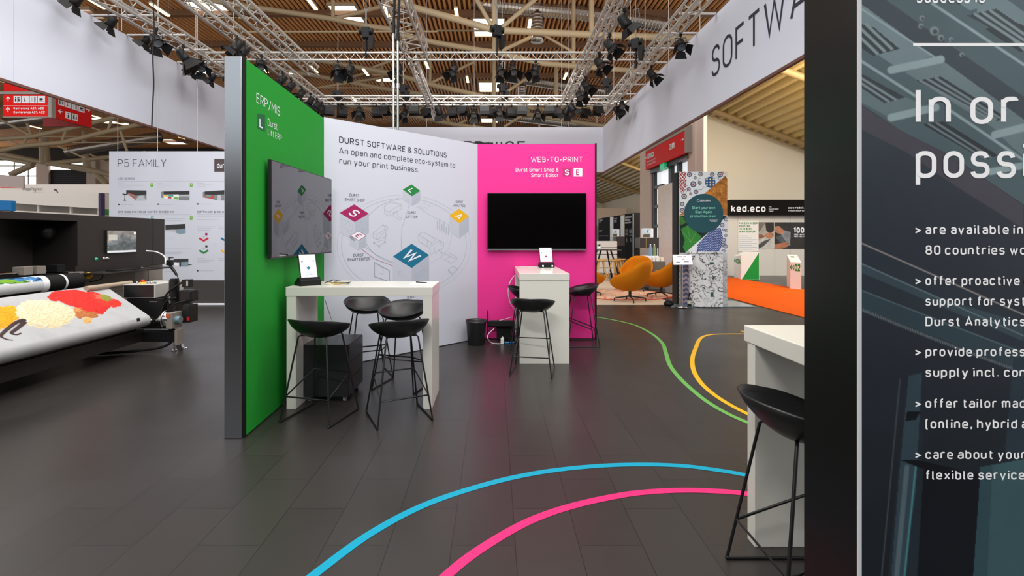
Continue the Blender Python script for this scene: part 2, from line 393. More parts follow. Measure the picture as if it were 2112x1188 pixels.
# ------------------------------------------------------------------ printed pictures: a colour per vertex of a fine grid
class Print:
    def __init__(s, w, h, col):
        s.w, s.h = w, h; s.a = np.ones((h, w, 3))*np.array(col, float)/255
        s.y, s.x = np.mgrid[0:h, 0:w].astype(float)
    def noise(s, sc, seed=0, octv=3):
        rng = np.random.RandomState(seed); out = np.zeros((s.h, s.w)); amp = 1; tot = 0
        for o in range(octv):
            gh, gw = int(s.h/sc)+3, int(s.w/sc)+3; g = rng.rand(gh, gw)
            yy, xx = s.y/sc, s.x/sc; y0, x0 = yy.astype(int), xx.astype(int); fy, fx = yy-y0, xx-x0
            fy = fy*fy*(3-2*fy); fx = fx*fx*(3-2*fx)
            v = (g[y0, x0]*(1-fx)+g[y0, x0+1]*fx)*(1-fy)+(g[y0+1, x0]*(1-fx)+g[y0+1, x0+1]*fx)*fy
            out += v*amp; tot += amp; amp *= .5; sc = max(1.5, sc/2)
        return out/tot
    def inside(s, pts):
        c = np.zeros((s.h, s.w), bool); k = len(pts)
        for i in range(k):
            (x1, y1), (x2, y2) = pts[i], pts[(i+1) % k]
            if y1 == y2: continue
            t = ((y1 > s.y) != (y2 > s.y)) & (s.x < (x2-x1)*(s.y-y1)/(y2-y1)+x1); c ^= t
        return c
    def put(s, mask, col, al=1.0):
        mk = (mask.astype(float)*al)[..., None]; col = np.asarray(col, float)/255
        s.a = s.a*(1-mk)+col*mk
    def poly(s, pts, col, al=1.0): s.put(s.inside(pts), col, al)
    def ell(s, cx, cy, rx, ry, rot=0, soft=.08):
        c, q = math.cos(math.radians(rot)), math.sin(math.radians(rot))
        dx, dy = s.x-cx, s.y-cy; u, v = (dx*c+dy*q)/rx, (-dx*q+dy*c)/ry
        return np.clip((1-np.sqrt(u*u+v*v))/soft, 0, 1), u, v
    def seg(s, p, q, wd_, col, al=1.0):
        p, q = np.array(p, float), np.array(q, float); d = q-p; L = (d*d).sum()
        t = np.clip(((s.x-p[0])*d[0]+(s.y-p[1])*d[1])/L, 0, 1)
        dist = np.hypot(s.x-p[0]-t*d[0], s.y-p[1]-t*d[1]); s.put(np.clip((wd_/2-dist)+.5, 0, 1), col, al)
    def mul(s, f): s.a = np.clip(s.a*f[..., None], 0, 1)
    def build(s, name, pos, material, parent=None):
        """pos(u,v) -> world point, u right 0..1, v down 0..1"""
        off = parent_world(parent) if parent else Vector((0, 0, 0))
        vs = [pos(i/(s.w-1), j/(s.h-1))-off for j in range(s.h) for i in range(s.w)]
        ii = np.arange(s.w*s.h).reshape(s.h, s.w)
        fs = np.stack([ii[:-1, :-1], ii[1:, :-1], ii[1:, 1:], ii[:-1, 1:]], -1).reshape(-1, 4)
        me = bpy.data.meshes.new(name); me.from_pydata(vs, [], fs.tolist()); me.materials.append(material)
        at_ = me.color_attributes.new('Col', 'FLOAT_COLOR', 'POINT')
        a = s.a; l = np.where(a <= .04045, a/12.92, ((a+.055)/1.055)**2.4)
        at_.data.foreach_set('color', np.concatenate([l, np.ones((s.h, s.w, 1))], -1).astype(np.float32).ravel())
        me.polygons.foreach_set('use_smooth', [True]*len(me.polygons)); me.update()
        o = bpy.data.objects.new(name, me); COL.objects.link(o)
        if parent: o.parent = parent
        return o
# ================================================================== MATERIALS
M_white = mat('white_fabric', (208, 211, 222), .75, spec=.2)
M_banner = mat('banner_fabric', (205, 209, 222), .8, spec=.15, noise=.035, nscale=.35)
M_black = mat('black_satin', (22, 22, 23), .42)
M_blackm = mat('black_matt', (17, 17, 18), .6, spec=.3)
M_green = mat('green_fabric', (34, 150, 48), .7, spec=.2)
M_pink = mat('pink_fabric', (240, 56, 148), .7, spec=.2)
M_ink = mat('ink_dark_grey', (52, 54, 64), .7, spec=.2)
M_inkw = mat('ink_white', (240, 242, 248), .7, spec=.2)
M_lac = mat('white_lacquer', (220, 219, 209), .22, spec=.5)
M_chrome = mat('chrome', (205, 208, 212), .16, 1.0)
M_alu = mat('aluminium_tube', (214, 212, 208), .36, .6)
M_cream = mat('cream_paint', (184, 166, 134), .5)
M_brownrail = mat('brown_rail', (104, 70, 58), .55)
M_grey = mat('mid_grey', (120, 118, 116), .6)
M_glass = mat('glossy_screen', (9, 9, 11), .07, spec=.55)
# ================================================================== FLOOR
def floor_mat():
    m = bpy.data.materials.new('dark_floor_planks'); m.use_nodes = True; nt = m.node_tree; b = nt.nodes['Principled BSDF']
    tc = nt.nodes.new('ShaderNodeTexCoord'); sp = nt.nodes.new('ShaderNodeSeparateXYZ'); cb = nt.nodes.new('ShaderNodeCombineXYZ')
    nt.links.new(tc.outputs['Object'], sp.inputs[0])
    def off(i, v):
        a = nt.nodes.new('ShaderNodeMath'); a.operation = 'ADD'; a.inputs[1].default_value = v
        nt.links.new(sp.outputs[i], a.inputs[0]); return a.outputs[0]
    nt.links.new(off(1, 60*.66-2.426), cb.inputs[0]); nt.links.new(off(0, 200*.318-.104), cb.inputs[1])
    br = nt.nodes.new('ShaderNodeTexBrick'); br.offset = .5
    br.inputs['Scale'].default_value = 1; br.inputs['Brick Width'].default_value = .66; br.inputs['Row Height'].default_value = .318
    br.inputs['Mortar Size'].default_value = .0022; br.inputs['Mortar Smooth'].default_value = .3; br.inputs['Bias'].default_value = 0
    br.inputs['Color1'].default_value = rgb(51, 48, 46); br.inputs['Color2'].default_value = rgb(47, 44, 42)
    br.inputs['Mortar'].default_value = rgb(24, 22, 21)
    nt.links.new(cb.outputs[0], br.inputs['Vector'])
    nz = nt.nodes.new('ShaderNodeTexNoise'); nz.inputs['Scale'].default_value = 1.3; nz.inputs['Detail'].default_value = 6
    nt.links.new(tc.outputs['Object'], nz.inputs['Vector'])
    mr = nt.nodes.new('ShaderNodeMapRange'); mr.inputs[3].default_value = .24; mr.inputs[4].default_value = .40
    nt.links.new(nz.outputs['Fac'], mr.inputs[0]); nt.links.new(mr.outputs[0], b.inputs['Roughness'])
    nt.links.new(br.outputs['Color'], b.inputs['Base Color']); b.inputs['Specular IOR Level'].default_value = .5
    return m
b = MB(); b.box(-13, 14, -8, 34, -.06, 0); struct('floor', b, floor_mat())
b = MB(); b.box(-70, 26, 34, 75, -.08, -.02); b.box(-70, -13, -8, 34, -.08, -.02); b.box(14, 26, -8, 34, -.08, -.02)
struct('floor', b, mat('hall_concrete', (120, 114, 106), .5, noise=.08, nscale=1))
b = MB(); b.box(-1.5, 4.08, 10.85, 30, -.001, .004)
struct('floor', b, mat('pale_oak_floor', (214, 196, 172), .45, noise=.05, nscale=3))
pts = [fl(1500,614), fl(1560,630), fl(1662,656), fl(1712,668), fl(1712,609), fl(1662,599), fl(1600,588), fl(1502,571.5)]
b = MB(); b.slab([p+Vector((0,0,.004)) for p in pts], (0,0,.008))
solo('carpet', b, mat('orange_carpet', (226, 92, 8), .85, spec=.1, noise=.04, nscale=30), 'bright orange carpet strip on the floor in front of the white recycling stand', 'carpet')
pts = [at(1255,0,21.5), at(1350,0,21.5), at(1350,0,14.6), at(1290,0,14.6)]
b = MB(); b.slab([Vector((p.x, p.y, .004)) for p in pts], (0,0,.003))
solo('carpet', b, MATS['orange_carpet'], 'bright orange carpet behind the mustard chairs at the foot of the black display wall', 'carpet')
b = MB(); b.box(-16, 10, -7.2, -7, 0, 4.0); struct('unseen_reflection_wall', b, mat('unseen_wall_brown', (44, 37, 33), .7))  # added unseen wall, keeps the televisions and metal end strip reflecting dark
# vinyl lines on the floor
def spline(pts, n=14):
    out = []; k = len(pts)
    for i in range(k-1):
        p0, p1, p2, p3 = [Vector(pts[max(0, min(k-1, i+d))]) for d in (-1, 0, 1, 2)]
        for j in range(n):
            t = j/n
            out.append(.5*((2*p1)+(p2-p0)*t+(2*p0-5*p1+4*p2-p3)*t*t+(3*p1-p0-3*p2+p3)*t**3))
    out.append(Vector(pts[-1])); return out
def floor_line(label, col, pts, w, z):
    P = [fl(*p) for p in pts]; S = spline([(p.x, p.y) for p in P])
    L, R = ribbon([(p.x, p.y) for p in S], False, w)
    b = MB(); b.grid([[(p.x, p.y, z) for p in L], [(p.x, p.y, z) for p in R]], smooth=False)
    solo('floor_tape', b, mat('tape_'+label.split()[0], col, .45, spec=.3), label, 'floor marking', 'coloured guide lines on the floor')
floor_line('cyan blue curved line taped on the dark floor, nearest the green wall', (0, 148, 178),
    [(520,1290),(650,1184),(767,1099),(880,1040),(1000,1000),(1100,977),(1200,964),(1300,958.5),(1400,960.5),(1480,970),(1540,980.5),(1640,1002),(1760,1040)], .052, .0016)
floor_line('hot pink curved line taped on the dark floor, nearest the camera', (226, 42, 112),
    [(820,1290),(925,1184),(1000,1127),(1090,1076),(1180,1044),(1280,1022),(1350,1014),(1420,1011.5),(1490,1014),(1540,1018.5),(1640,1030),(1760,1060)], .055, .0016)
floor_line('light green curved line taped on the dark floor, running from the pink wall', (100, 164, 80),
    [(1205,653),(1232,654.5),(1270,661),(1310,671),(1345,689),(1366,708),(1373,727),(1382,754),(1403,781),(1432,808),(1462,831),(1500,853),(1540,871),(1600,896)], .052, .0016)
floor_line('yellow curved line taped on the dark floor, beside the right-hand white counter', (226, 172, 26),
    [(1640,689),(1560,689),(1500,689),(1462,691),(1444,699),(1435,718),(1428,740),(1431,765),(1446,790),(1470,812),(1502,833),(1540,853),(1600,882)], .052, .0016)
b = MB(); b.poly([fl(1527,682.5,.0018), fl(1534,686,.0018), fl(1560,686.5,.0018), fl(1560,682.5,.0018)])
solo('floor_tape', b, MATS['tape_yellow'], 'short pointed yellow tape end behind the right-hand counter', 'floor marking')

# ================================================================== CEILING
ZC = 12.5
b = MB(); b.box(-64, 15, -6, 62, ZC, ZC+.2)
k = int(79/.235)
for i in range(k):
    x = -64+i*.235
    b.hexa([(x+.03,-6,ZC-.09),(x+.10,-6,ZC-.09),(x+.10,62,ZC-.09),(x+.03,62,ZC-.09),(x,-6,ZC),(x+.13,-6,ZC),(x+.13,62,ZC),(x,62,ZC)], 1)
struct('ceiling', b, [mat('ceiling_deck', (92, 60, 34), .7, spec=.2), mat('ceiling_slat', (226, 168, 112), .6, spec=.3, noise=.06, nscale=.6)], fix=False)
M_sky = mat('skylight_panel', (255, 255, 255), .5, emit=(255, 253, 248), estr=2.2)
nwin = 1
for (x0, y0, x1, y1) in [(690,8,742,44),(978,35,1039,72),(989,168,1030,187),(772,150,826,166),(592,147,624,157),(404,0,470,33),(480,20,510,34),(165,16,200,34),(993,243,1026,251),
                         (200,241,232,253),(336,286,372,296),(250,252,270,258),(410,140,440,155),(1260,205,1290,215)]:
    Ya, Yb = (ZC-.1-EYE)*FP/(CY-y0), (ZC-.1-EYE)*FP/(CY-y1)
    Ym = (Ya+Yb)/2; xa, xb = (x0-CX)/FP*Ym, (x1-CX)/FP*Ym
    b = MB(); b.box(xa, xb, Ya, Yb, ZC-.14, ZC-.06)
    fr = .07
    b.box(xa-fr, xa, Ya-fr, Yb+fr, ZC-.2, ZC-.02, 1); b.box(xb, xb+fr, Ya-fr, Yb+fr, ZC-.2, ZC-.02, 1)
    b.box(xa, xb, Ya-fr, Ya, ZC-.2, ZC-.02, 1); b.box(xa, xb, Yb, Yb+fr, ZC-.2, ZC-.02, 1)
    struct('window_%d' % nwin, b, [M_sky, M_cream]); nwin += 1
# ------------------------------------------------------------------ end wall of the hall behind the left side
M_beige = mat('beige_plaster', (222, 212, 192), .8, spec=.1, noise=.03, nscale=.5)
M_wallpink = mat('pale_plaster', (206, 190, 176), .75, spec=.1)
b = MB(); YE = 60
def erect(b, px0, py0, px1, py1, Y, d=.3, m=0):
    a = at(px0, py0, Y); c = at(px1, py1, Y); b.box(a.x, c.x, Y, Y+d, c.z, a.z, m)
erect(b, -60, 300, 620, 331, YE, m=1)
erect(b, 74, 331, 100, 420, YE-.4); erect(b, 178, 331, 197, 420, YE-.4)
erect(b, -60, 398, 620, 516, YE); erect(b, 197, 331, 620, 400, YE)
erect(b, 100, 350, 178, 420, YE, m=2)
for i in range(14): erect(b, 100, 352+i*4.2, 178, 353.6+i*4.2, YE-.15, .15, m=1)
struct('wall_end', b, [M_wallpink, mat('dark_void', (40, 34, 30), .8), mat('louvre_dark', (44, 44, 50), .6)])
b = MB(); erect(b, -60, 331, 74, 398, YE+.1, .1); 
for x in (-30, 28, 57): erect(b, x, 331, x+2, 398, YE, .1, 1)
for y in (341, 362): erect(b, -60, y, 74, y+2, YE, .1, 1)
struct('window_%d' % nwin, b, [M_sky, mat('window_bar', (120, 116, 108), .5)]); nwin += 1
b = MB(); erect(b, 100, 340, 178, 350, YE+.1, .1); struct('window_%d' % nwin, b, M_sky); nwin += 1

# ------------------------------------------------------------------ lean-to along the right side of the hall
M_gold = mat('annex_sheet', (188, 162, 104), .45, spec=.5)
XG = 7.0
def zroof(x): return 7.35-.362*(x-XG)
def lean(y0, y1):
    b = MB(); 
    b.slab([(XG,y0,zroof(XG)),(14.2,y0,zroof(14.2)),(14.2,y1,zroof(14.2)),(XG,y1,zroof(XG))], (0,0,.12))
    n = int(7.2/.36)
    for i in range(n):
        x = XG+i*.36; 
        b.hexa([(x+.05,y0,zroof(x)-.21),(x+.15,y0,zroof(x+.1)-.22),(x+.15,y1,zroof(x+.1)-.22),(x+.05,y1,zroof(x)-.21),
                (x,y0,zroof(x)),(x+.2,y0,zroof(x+.2)),(x+.2,y1,zroof(x+.2)),(x,y1,zroof(x))], 1)
    return b
struct('ceiling', lean(8.5, 20), [mat('annex_deck', (92, 70, 40), .6), M_gold], fix=False)
struct('ceiling', lean(23.4, 56), [MATS['annex_deck'], M_gold], fix=False)
b = MB()
for y in (19.2, 14.5, 27, 33, 41):
    b.tube([(XG+.1,y,zroof(XG)-.28),(14,y,zroof(14)-.28)], .11, 8)
struct('trim_1', b, mat('annex_beam', (150, 126, 84), .55))
b = MB(); b.slab([(7.9,20,0),(14.5,20,0),(14.5,20,zroof(14.5)),(7.9,20,zroof(7.9))], (0,.15,0))
struct('wall_right', b, M_beige)
b = MB(); b.box(12.4, 12.6, 23.4, 56, 0, 5.5); b.box(7.0, 12.4, 56, 56.2, 0, 7.4)
struct('wall_annex', b, M_beige)
# gate between the two column strips, plane x = 7
PG = Plane((XG,0,0), (1,0,0))
def ybox(b, px0, px1, z0, z1, xa, xb, m=0):
    y0, y1 = XG*FP/(px1-CX), XG*FP/(px0-CX); b.box(xa, xb, y0, y1, z0, z1, m)
b = MB(); ybox(b, 1320, 1342, 0, 7.3, XG, XG+.5); ybox(b, 1418, 1451, 0, 7.3, XG, XG+.12); ybox(b, 1434, 1437, 0, 7.3, XG-.06, XG)
struct('trim_2', b, mat('column_plaster', (214, 200, 190), .7))
b = MB()
ybox(b, 1342, 1346, 0, 5.0, XG+.05, XG+.2, 0); ybox(b, 1376, 1381, 3.2, 4.9, XG+.05, XG+.2, 0); ybox(b, 1393, 1397, 0, 4.9, XG+.05, XG+.2, 0)
for z in (1.0, 1.9, 2.75, 3.6): ybox(b, 1342, 1362, z, z+.14, XG+.06, XG+.18, 0)
ybox(b, 1342, 1420, 4.32, 4.95, XG-.02, XG+.2, 0)
for i in range(5): ybox(b, 1342, 1420, 5.1+i*.42, 5.32+i*.42, XG, XG+.2, 0)
ybox(b, 1342, 1418, 0, 4.9, XG+.22, XG+.24, 1)
ybox(b, 1342, 1418, 4.95, 7.3, XG+.3, XG+.4, 0)
struct('door_1', b, [mat('gate_frame', (38, 36, 34), .45), mat('gate_glass', (206, 212, 214), .15, emit=(225, 232, 238), estr=.7)])
b = MB(); y0, y1 = 6.9*FP/(1394-CX), 6.9*FP/(1359-CX); b.box(6.86, 6.94, y0, y1, 0, 3.6)
solo('divider_board', b, mat('marbled_board', (240, 236, 228), .6, noise=.12, nscale=5), 'tall pale grey marbled panel standing in front of the glass gate', 'panel')

# ================================================================== HANGING HEADER RING
XL, XR, YB, ZT, ZB = -7.66, 4.18, 18.7, 5.73, 4.0
def banner(name, label, box, rail):
    t = thing('hanging_banner', label, 'banner', ((box[0]+box[1])/2, (box[2]+box[3])/2, ZB), 'white banners hung around the stand')
    b = MB(); b.box(*box); b.build('banner_fabric', M_banner, t)
    b = MB(); b.box(*rail); tag(b.build('bottom_rail', M_brownrail, t), 'thin brown rail along the lower edge')
    return t
bl = banner('l', 'long blank white banner hanging overhead on the left', (XL-.05, XL, 3, YB, ZB, ZT), (XL-.052, XL+.004, 3, YB, ZB-.045, ZB))
bb = banner('b', 'white banner hanging across the back behind the pink wall', (XL, XR, YB, YB+.05, ZB, ZT), (XL, XR, YB-.004, YB+.052, ZB-.045, ZB))
br_ = banner('r', 'white banner hanging overhead on the right lettered SOFTWARE', (XR, XR+.05, 3, YB, ZB, ZT), (XR-.004, XR+.052, 3, YB, ZB-.045, ZB))
M_seam = mat('fabric_seam', (190, 190, 200), .8)
b = MB()
PL_R = Plane((XR-.004,0,0), (-1,0,0))
text(b, 'SOFTWARE', (XR-.004, 9.33, 4.575), (0,-1,0), (0,0,1), .575, 3.78, .10, 0, .19)
b.build('lettering', M_ink, br_)
b = MB(); text(b, 'SERVICE', (1.20, YB-.004, 4.62), (1,0,0), (0,0,1), .575, None, .10, 0, .19, align='R'); b.build('lettering', M_ink, bb)
b = MB()
for y in (7.72, 5.8, 11.9):
    b = MB(); b.box(XL, XL+.002, y-.004, y+.004, ZB, ZT); b.build('seam', M_seam, bl)

# ================================================================== STAND WALLS
HW = 2.92
A = Vector((-1.915, 3.726, 0)); B = Vector((-1.97, 5.60, 0)); C_ = Vector((-.254, 7.26, 0)); D = Vector((1.503, 7.26, 0))
def wall_slab(b, P, Q, t, z0, z1, m=0, lift=0):
    d = (Q-P).normalized(); n = Vector((d.y, -d.x, 0))
    P, Q = P+n*lift, Q+n*lift; o = -n*t
    b.hexa([(P.x,P.y,z0),(Q.x,Q.y,z0),(Q.x+o.x,Q.y+o.y,z0),(P.x+o.x,P.y+o.y,z0),(P.x,P.y,z1),(Q.x,Q.y,z1),(Q.x+o.x,Q.y+o.y,z1),(P.x+o.x,P.y+o.y,z1)], m)
def plane_of(P, Q, lift=0):
    d = (Q-P).normalized(); n = Vector((d.y, -d.x, 0)); return Plane(P+n*lift, n)
# green
gw = thing('partition_wall', 'green stand wall lettered ERP/MIS with a black end', 'partition wall', (A+B)/2)
b = MB(); wall_slab(b, A+Vector((0,.02,0)), B, .135, 0, HW-.015, 0, -.006); b.box(-1.932, -1.9165, 3.712, 3.75, 0, HW-.005); b.build('panel_core', M_blackm, gw)
b = MB(); wall_slab(b, A+Vector((.001,.016,0)), B+Vector((-.005,.004,0)), .006, .012, HW-.012); b.build('green_fabric', M_green, gw)
b = MB(); b.bbox(-2.064, -1.932, 3.70, 3.745, 0, HW, .004); tag(b.build('end_panel', mat('anthracite_end', (168, 172, 176), .24, 1.0), gw), 'dark grey end strip of the wall')
PLG = plane_of(A, B)
b = MB()
text_px(b, PLG, 'ERP/MIS', 528.7, 211, 577, 190.6, .085)
text_px(b, PLG, 'Durst', 552, 258.5, 571.5, 243.7, .09)
text_px(b, PLG, 'Lift ERP', 552, 277.5, 580.5, 264.5, .09)
text_px(b, PLG, 'L', 534.5, 262, 542.5, 243, .16, lift=.005)
b.build('lettering', M_inkw, gw)
b = MB(); poly_px(b, PLG, [(530.7,233.6),(546.4,237.3),(546.4,272),(530.7,265)], lift=.003)
b.build('printed_logo', mat('ink_dark_green', (14, 96, 52), .7), gw)
# white
ww = thing('partition_wall', 'white stand wall headed DURST SOFTWARE & SOLUTIONS with round diagram', 'partition wall', (B+C_)/2)
b = MB(); wall_slab(b, B, C_, .12, 0, HW-.01, 0, -.006); b.build('panel_core', M_blackm, ww)
b = MB(); wall_slab(b, B, C_, .006, .01, HW); b.build('white_fabric', M_white, ww)
PLW = plane_of(B, C_)
b = MB()
text_px(b, PLW, 'DURST SOFTWARE & SOLUTIONS', 699.3, 294.2, 921, 281.2, .135)
text_px(b, PLW, 'An open and complete eco-system to', 699, 316.5, 938.5, 303.6, .11)
text_px(b, PLW, 'run your print business.', 699.8, 337.6, 864, 325.0, .11)
for s, x0, yb, x1, ct in [('DURST',721,405.5,741,399.3),('SMART SHOP',711,414.2,752,408),('DURST',841,441,858,435.5),('LIFT ERP',838,449.5,861,444),
                          ('DURST',940,418.4,955,413.6),('ANALYTICS',935,426,959.3,421),('DURST',729,529.8,750,523.6),('SMART EDITOR',716,538.8,763,532.6),('DURST',840,616.5,857.5,610.8)]:
    text_px(b, PLW, s, x0, yb, x1, ct, .13)
b.build('lettering', M_ink, ww)
mats = [mat('ink_plum', (168, 18, 92), .7), mat('ink_leaf', (26, 132, 62), .7), mat('ink_yellow', (240, 184, 0), .7), mat('ink_petrol', (0, 112, 146), .7),
        M_inkw, mat('ink_cube_light', (197, 201, 213), .7), mat('ink_cube_dark', (182, 188, 202), .7), mat('ink_line', (158, 170, 182), .7), mat('ink_line_soft', (182, 190, 200), .7)]
b = MB()
def iso(l, t, r, bo, h, m, ch, white=False):
    poly_px(b, PLW, [l, bo, (bo[0], bo[1]+h), (l[0], l[1]+h)], 5, .0032)
    poly_px(b, PLW, [bo, r, (r[0], r[1]+h), (bo[0], bo[1]+h)], 6, .0033)
    poly_px(b, PLW, [l, t, r, bo], m, .0036)
    if white:
        f = .1; c = ((l[0]+r[0])/2, (t[1]+bo[1])/2)
        poly_px(b, PLW, [(p[0]+(c[0]-p[0])*f, p[1]+(c[1]-p[1])*f) for p in (l, t, r, bo)], 4, .0040)
    L, T, Bo = PLW.hit(*l, .0046), PLW.hit(*t, .0046), PLW.hit(*bo, .0046)
    ux, uy = Bo-L, T-L; gw_ = GL[ch][0]
    u0, v0 = (.5-.21, .22) if ch != 'W' else (.2, .2)
    wu = .42 if ch != 'W' else .6; hv = 1-2*v0
    sw = .17
    for si, (closed, pts) in enumerate(GL[ch][1]):
        q = [(u0+(a+sw/2)/(gw_+sw)*wu, v0+(sw/2+bb_*(1-sw))*hv) for a, bb_ in fillet(pts, closed)]
        lL, lR = ribbon(q, closed, sw*hv*.9); k = len(lL)
        Lo = L+PLW.n*(.0004*si)
        vs = [Lo+ux*p.x+uy*p.y for p in lL]+[Lo+ux*p.x+uy*p.y for p in lR]
        b.add(vs, [(i, (i+1) % k, (i+1) % k+k, i+k) for i in range(k if closed else k-1)], 0 if white else 4)
line_px(b, PLW, ellipse_pts(833,506,138,104), .6, 8, closed=True)
line_px(b, PLW, ellipse_pts(833,506,129,97), .6, 7, closed=True)
line_px(b, PLW, ellipse_pts(838,478,88,68,100,260), .8, 7)
line_px(b, PLW, [(848,408),(840,436),(829,470),(827,505),(829,520)], .7, 7)
line_px(b, PLW, [(858,425),(880,440),(910,455),(930,466)], .7, 8)
line_px(b, PLW, [(750,507),(775,525),(812,542)], .8, 7); line_px(b, PLW, [(745,513),(772,534),(812,549)], .8, 0)
line_px(b, PLW, [(886,543),(912,530),(926,510),(932,483)], .7, 8)
iso((830.4,391),(848.7,380.4),(866.9,393.7),(849.3,404.8), 20, 1, 'L')
iso((700.4,439),(730.4,421.5),(760.6,440.7),(731.3,458), 40, 0, 'S')
iso((926,444.6),(947,430.7),(966.9,446),(947,461), 31, 2, 'A')
iso((721.5,486),(739.3,476),(756,486.3),(739.3,496.3), 20, 0, 'E', True)
iso((810.4,529),(849,502.6),(885,526),(849,552.8), 52, 3, 'W')
def ln(pts, m=7, w=.45, closed=False, lift=.0050): line_px(b, PLW, pts, w, m, lift, closed)
# pictograms: monitor, tree, cart, printer line, sorter, screen, bars, card, toggle
ln([(705,450),(726,462),(726,478),(705,466)], closed=True); ln([(713,463),(718,455),(722,468)]); ln([(712,475),(722,480)])
ln([(742,468),(744,458),(753,455),(757,462),(755,472),(748,474)], closed=True); ln([(748,462),(748,478)])
ln([(769,481),(790,463),(800,468),(796,488),(777,494),(769,489)], closed=True); ln([(790,463),(796,476),(777,494)]); ln([(769,481),(777,484),(777,494)]); ln([(795,480),(795,494),(771,500),(782,508),(795,498)]); ln([(777,484),(796,472)])
for cx, cy in ((771,501),(782,508),(794,499)): ln(ellipse_pts(cx, cy, 1.6, 2, n=10), closed=True)
ln([(863,483),(874,478),(900,494),(890,501)], closed=True); ln([(863,483),(863,497),(886,512),(890,501)]); ln([(872,488),(872,503)]); ln([(881,494),(881,509)]); ln([(886,512),(888,525),(896,521),(896,509)]); ln([(890,506),(906,496),(915,500),(915,510),(897,522)]); ln([(906,496),(912,508)]); ln([(904,515),(911,520),(929,529),(942,535),(931,543),(912,533)]); ln([(911,520),(911,531)]); ln([(929,529),(920,534)]); ln([(942,535),(942,530),(925,521)])
ln([(792,425),(806,417),(827,421),(827,431),(802,446),(793,440)], closed=True); ln([(793,433),(802,437),(827,421)]); ln([(802,437),(802,446)]); ln([(810,440),(817,435),(822,447),(828,450),(825,454),(812,446)], closed=True)
ln([(864,426),(874,418),(888,425),(878,434)], 8, closed=True); ln([(872,426),(877,428)], 8)
for i in range(6): ln([(902+i*4.6,455+i*3.4-(i % 2)*8),(902+i*4.6,472+i*2.6)], 8, 2.2)
ln([(772,541),(803,558),(803,581),(772,570)], 7, 1.6, True); ln([(783,551),(790,554),(790,566),(783,563)]); ln([(775,545),(775,569)])
ln([(924,556),(935,549),(944,555),(933,564)], closed=True); ln([(924,556),(925,560),(933,566)])
ln([(857,567),(878,552),(880,558),(858,574)], closed=True); ln([(815,557),(828,566),(842,574)], 8); ln(ellipse_pts(825,564,4,6,n=16), closed=True)
ln([(742,503),(752,498),(752,508),(742,512)], closed=True); ln([(745,508),(749,502)]); ln([(726,493),(733,509)])
ln([(855,414),(864,408),(864,417),(855,422)], closed=True); ln([(836,409),(842,417),(842,411)])
for i in range(6): ln([(950+i*2.4,466-i*1.1),(950+i*2.4,484-i*1.1)], 8, .5)
b.build('printed_diagram', mats, ww)
# pink
pw = thing('partition_wall', 'hot pink stand wall lettered WEB-TO-PRINT', 'partition wall', (C_+D)/2)
b = MB(); wall_slab(b, C_, D+Vector((.02,0,0)), .12, 0, HW+.005, 0, -.006); b.box(1.503, 1.525, 7.235, 7.27, 0, HW+.01)
b.build('panel_core', M_blackm, pw)
b = MB(); wall_slab(b, C_, D, .006, .012, HW); b.build('pink_fabric', M_pink, pw)
b = MB(); b.box(-.36, -.02, 7.29, 7.34, HW+.005, HW+.03); tag(b.build('top_bracket', M_blackm, pw), 'short dark bracket on the top edge')
PLP = plane_of(C_, D)
b = MB()
text_px(b, PLP, 'WEB-TO-PRINT', 1095, 334.4, 1201.8, 323.4, .11)
text_px(b, PLP, 'Durst Smart Shop &', 1063.6, 353.9, 1152.2, 346.3, .12)
text_px(b, PLP, 'Smart Editor', 1095.6, 365.2, 1152.2, 357.6, .12)
rect_px(b, PLP, 1182.9, 346.8, 1201, 364.2, 0, .003)
text_px(b, PLP, 'S', 1164.6, 361.5, 1173.6, 349.4, .2, lift=.005)
b.build('lettering', M_inkw, pw)
b = MB(); rect_px(b, PLP, 1160.5, 346.8, 1178.6, 364.2, 0, .003); text_px(b, PLP, 'E', 1188, 361.6, 1195.6, 349.4, .18, lift=.006)
b.build('printed_logo', mat('ink_magenta_dark', (196, 40, 116), .7), pw)

# foreground poster wall
YP = .86; XP = .645
fw = thing('partition_wall', 'black edged stand wall in the right foreground carrying a dark poster', 'partition wall', (1.4, YP+.075, 0))
b = MB(); b.box(XP, 2.4, YP, YP+.15, 0, HW); b.build('panel_core', mat('black_gloss_side', (12, 12, 13), .3, spec=.4), fw)
b = MB(); b.box(XP-.0015, XP+.004, YP-.003, YP+.001, 0, HW); tag(b.build('edge_trim', mat('trim_silver', (206, 208, 210), .5), fw), 'thin bright metal edge strip')
pp = Print(266, 700, (60, 66, 76))
def q1(*pts): return [((1640+x*.3536-1770)/2, (y*.3536+100)/2) for x, y in pts]
def q2(*pts): return [((1640+x*.3367-1770)/2, (400+y*.3367+100)/2) for x, y in pts]
def q3(*pts): return [((1640+x*.3603-1770)/2, (760+y*.3603+100)/2) for x, y in pts]
gy = pp.y/700
top = np.array([66, 72, 82]); bot = np.array([24, 29, 35])
pp.a = (top*(1-gy[..., None])+bot*gy[..., None])/255
pp.poly(q1((300,-300),(2200,-300),(2200,1700),(1330,1190),(900,900),(620,760),(360,590)), (78, 96, 101))
pp.poly(q1((300,-60),(380,30),(1340,720),(2200,1340),(2200,1180),(1330,560),(800,190),(420,-80)), (60, 70, 76))
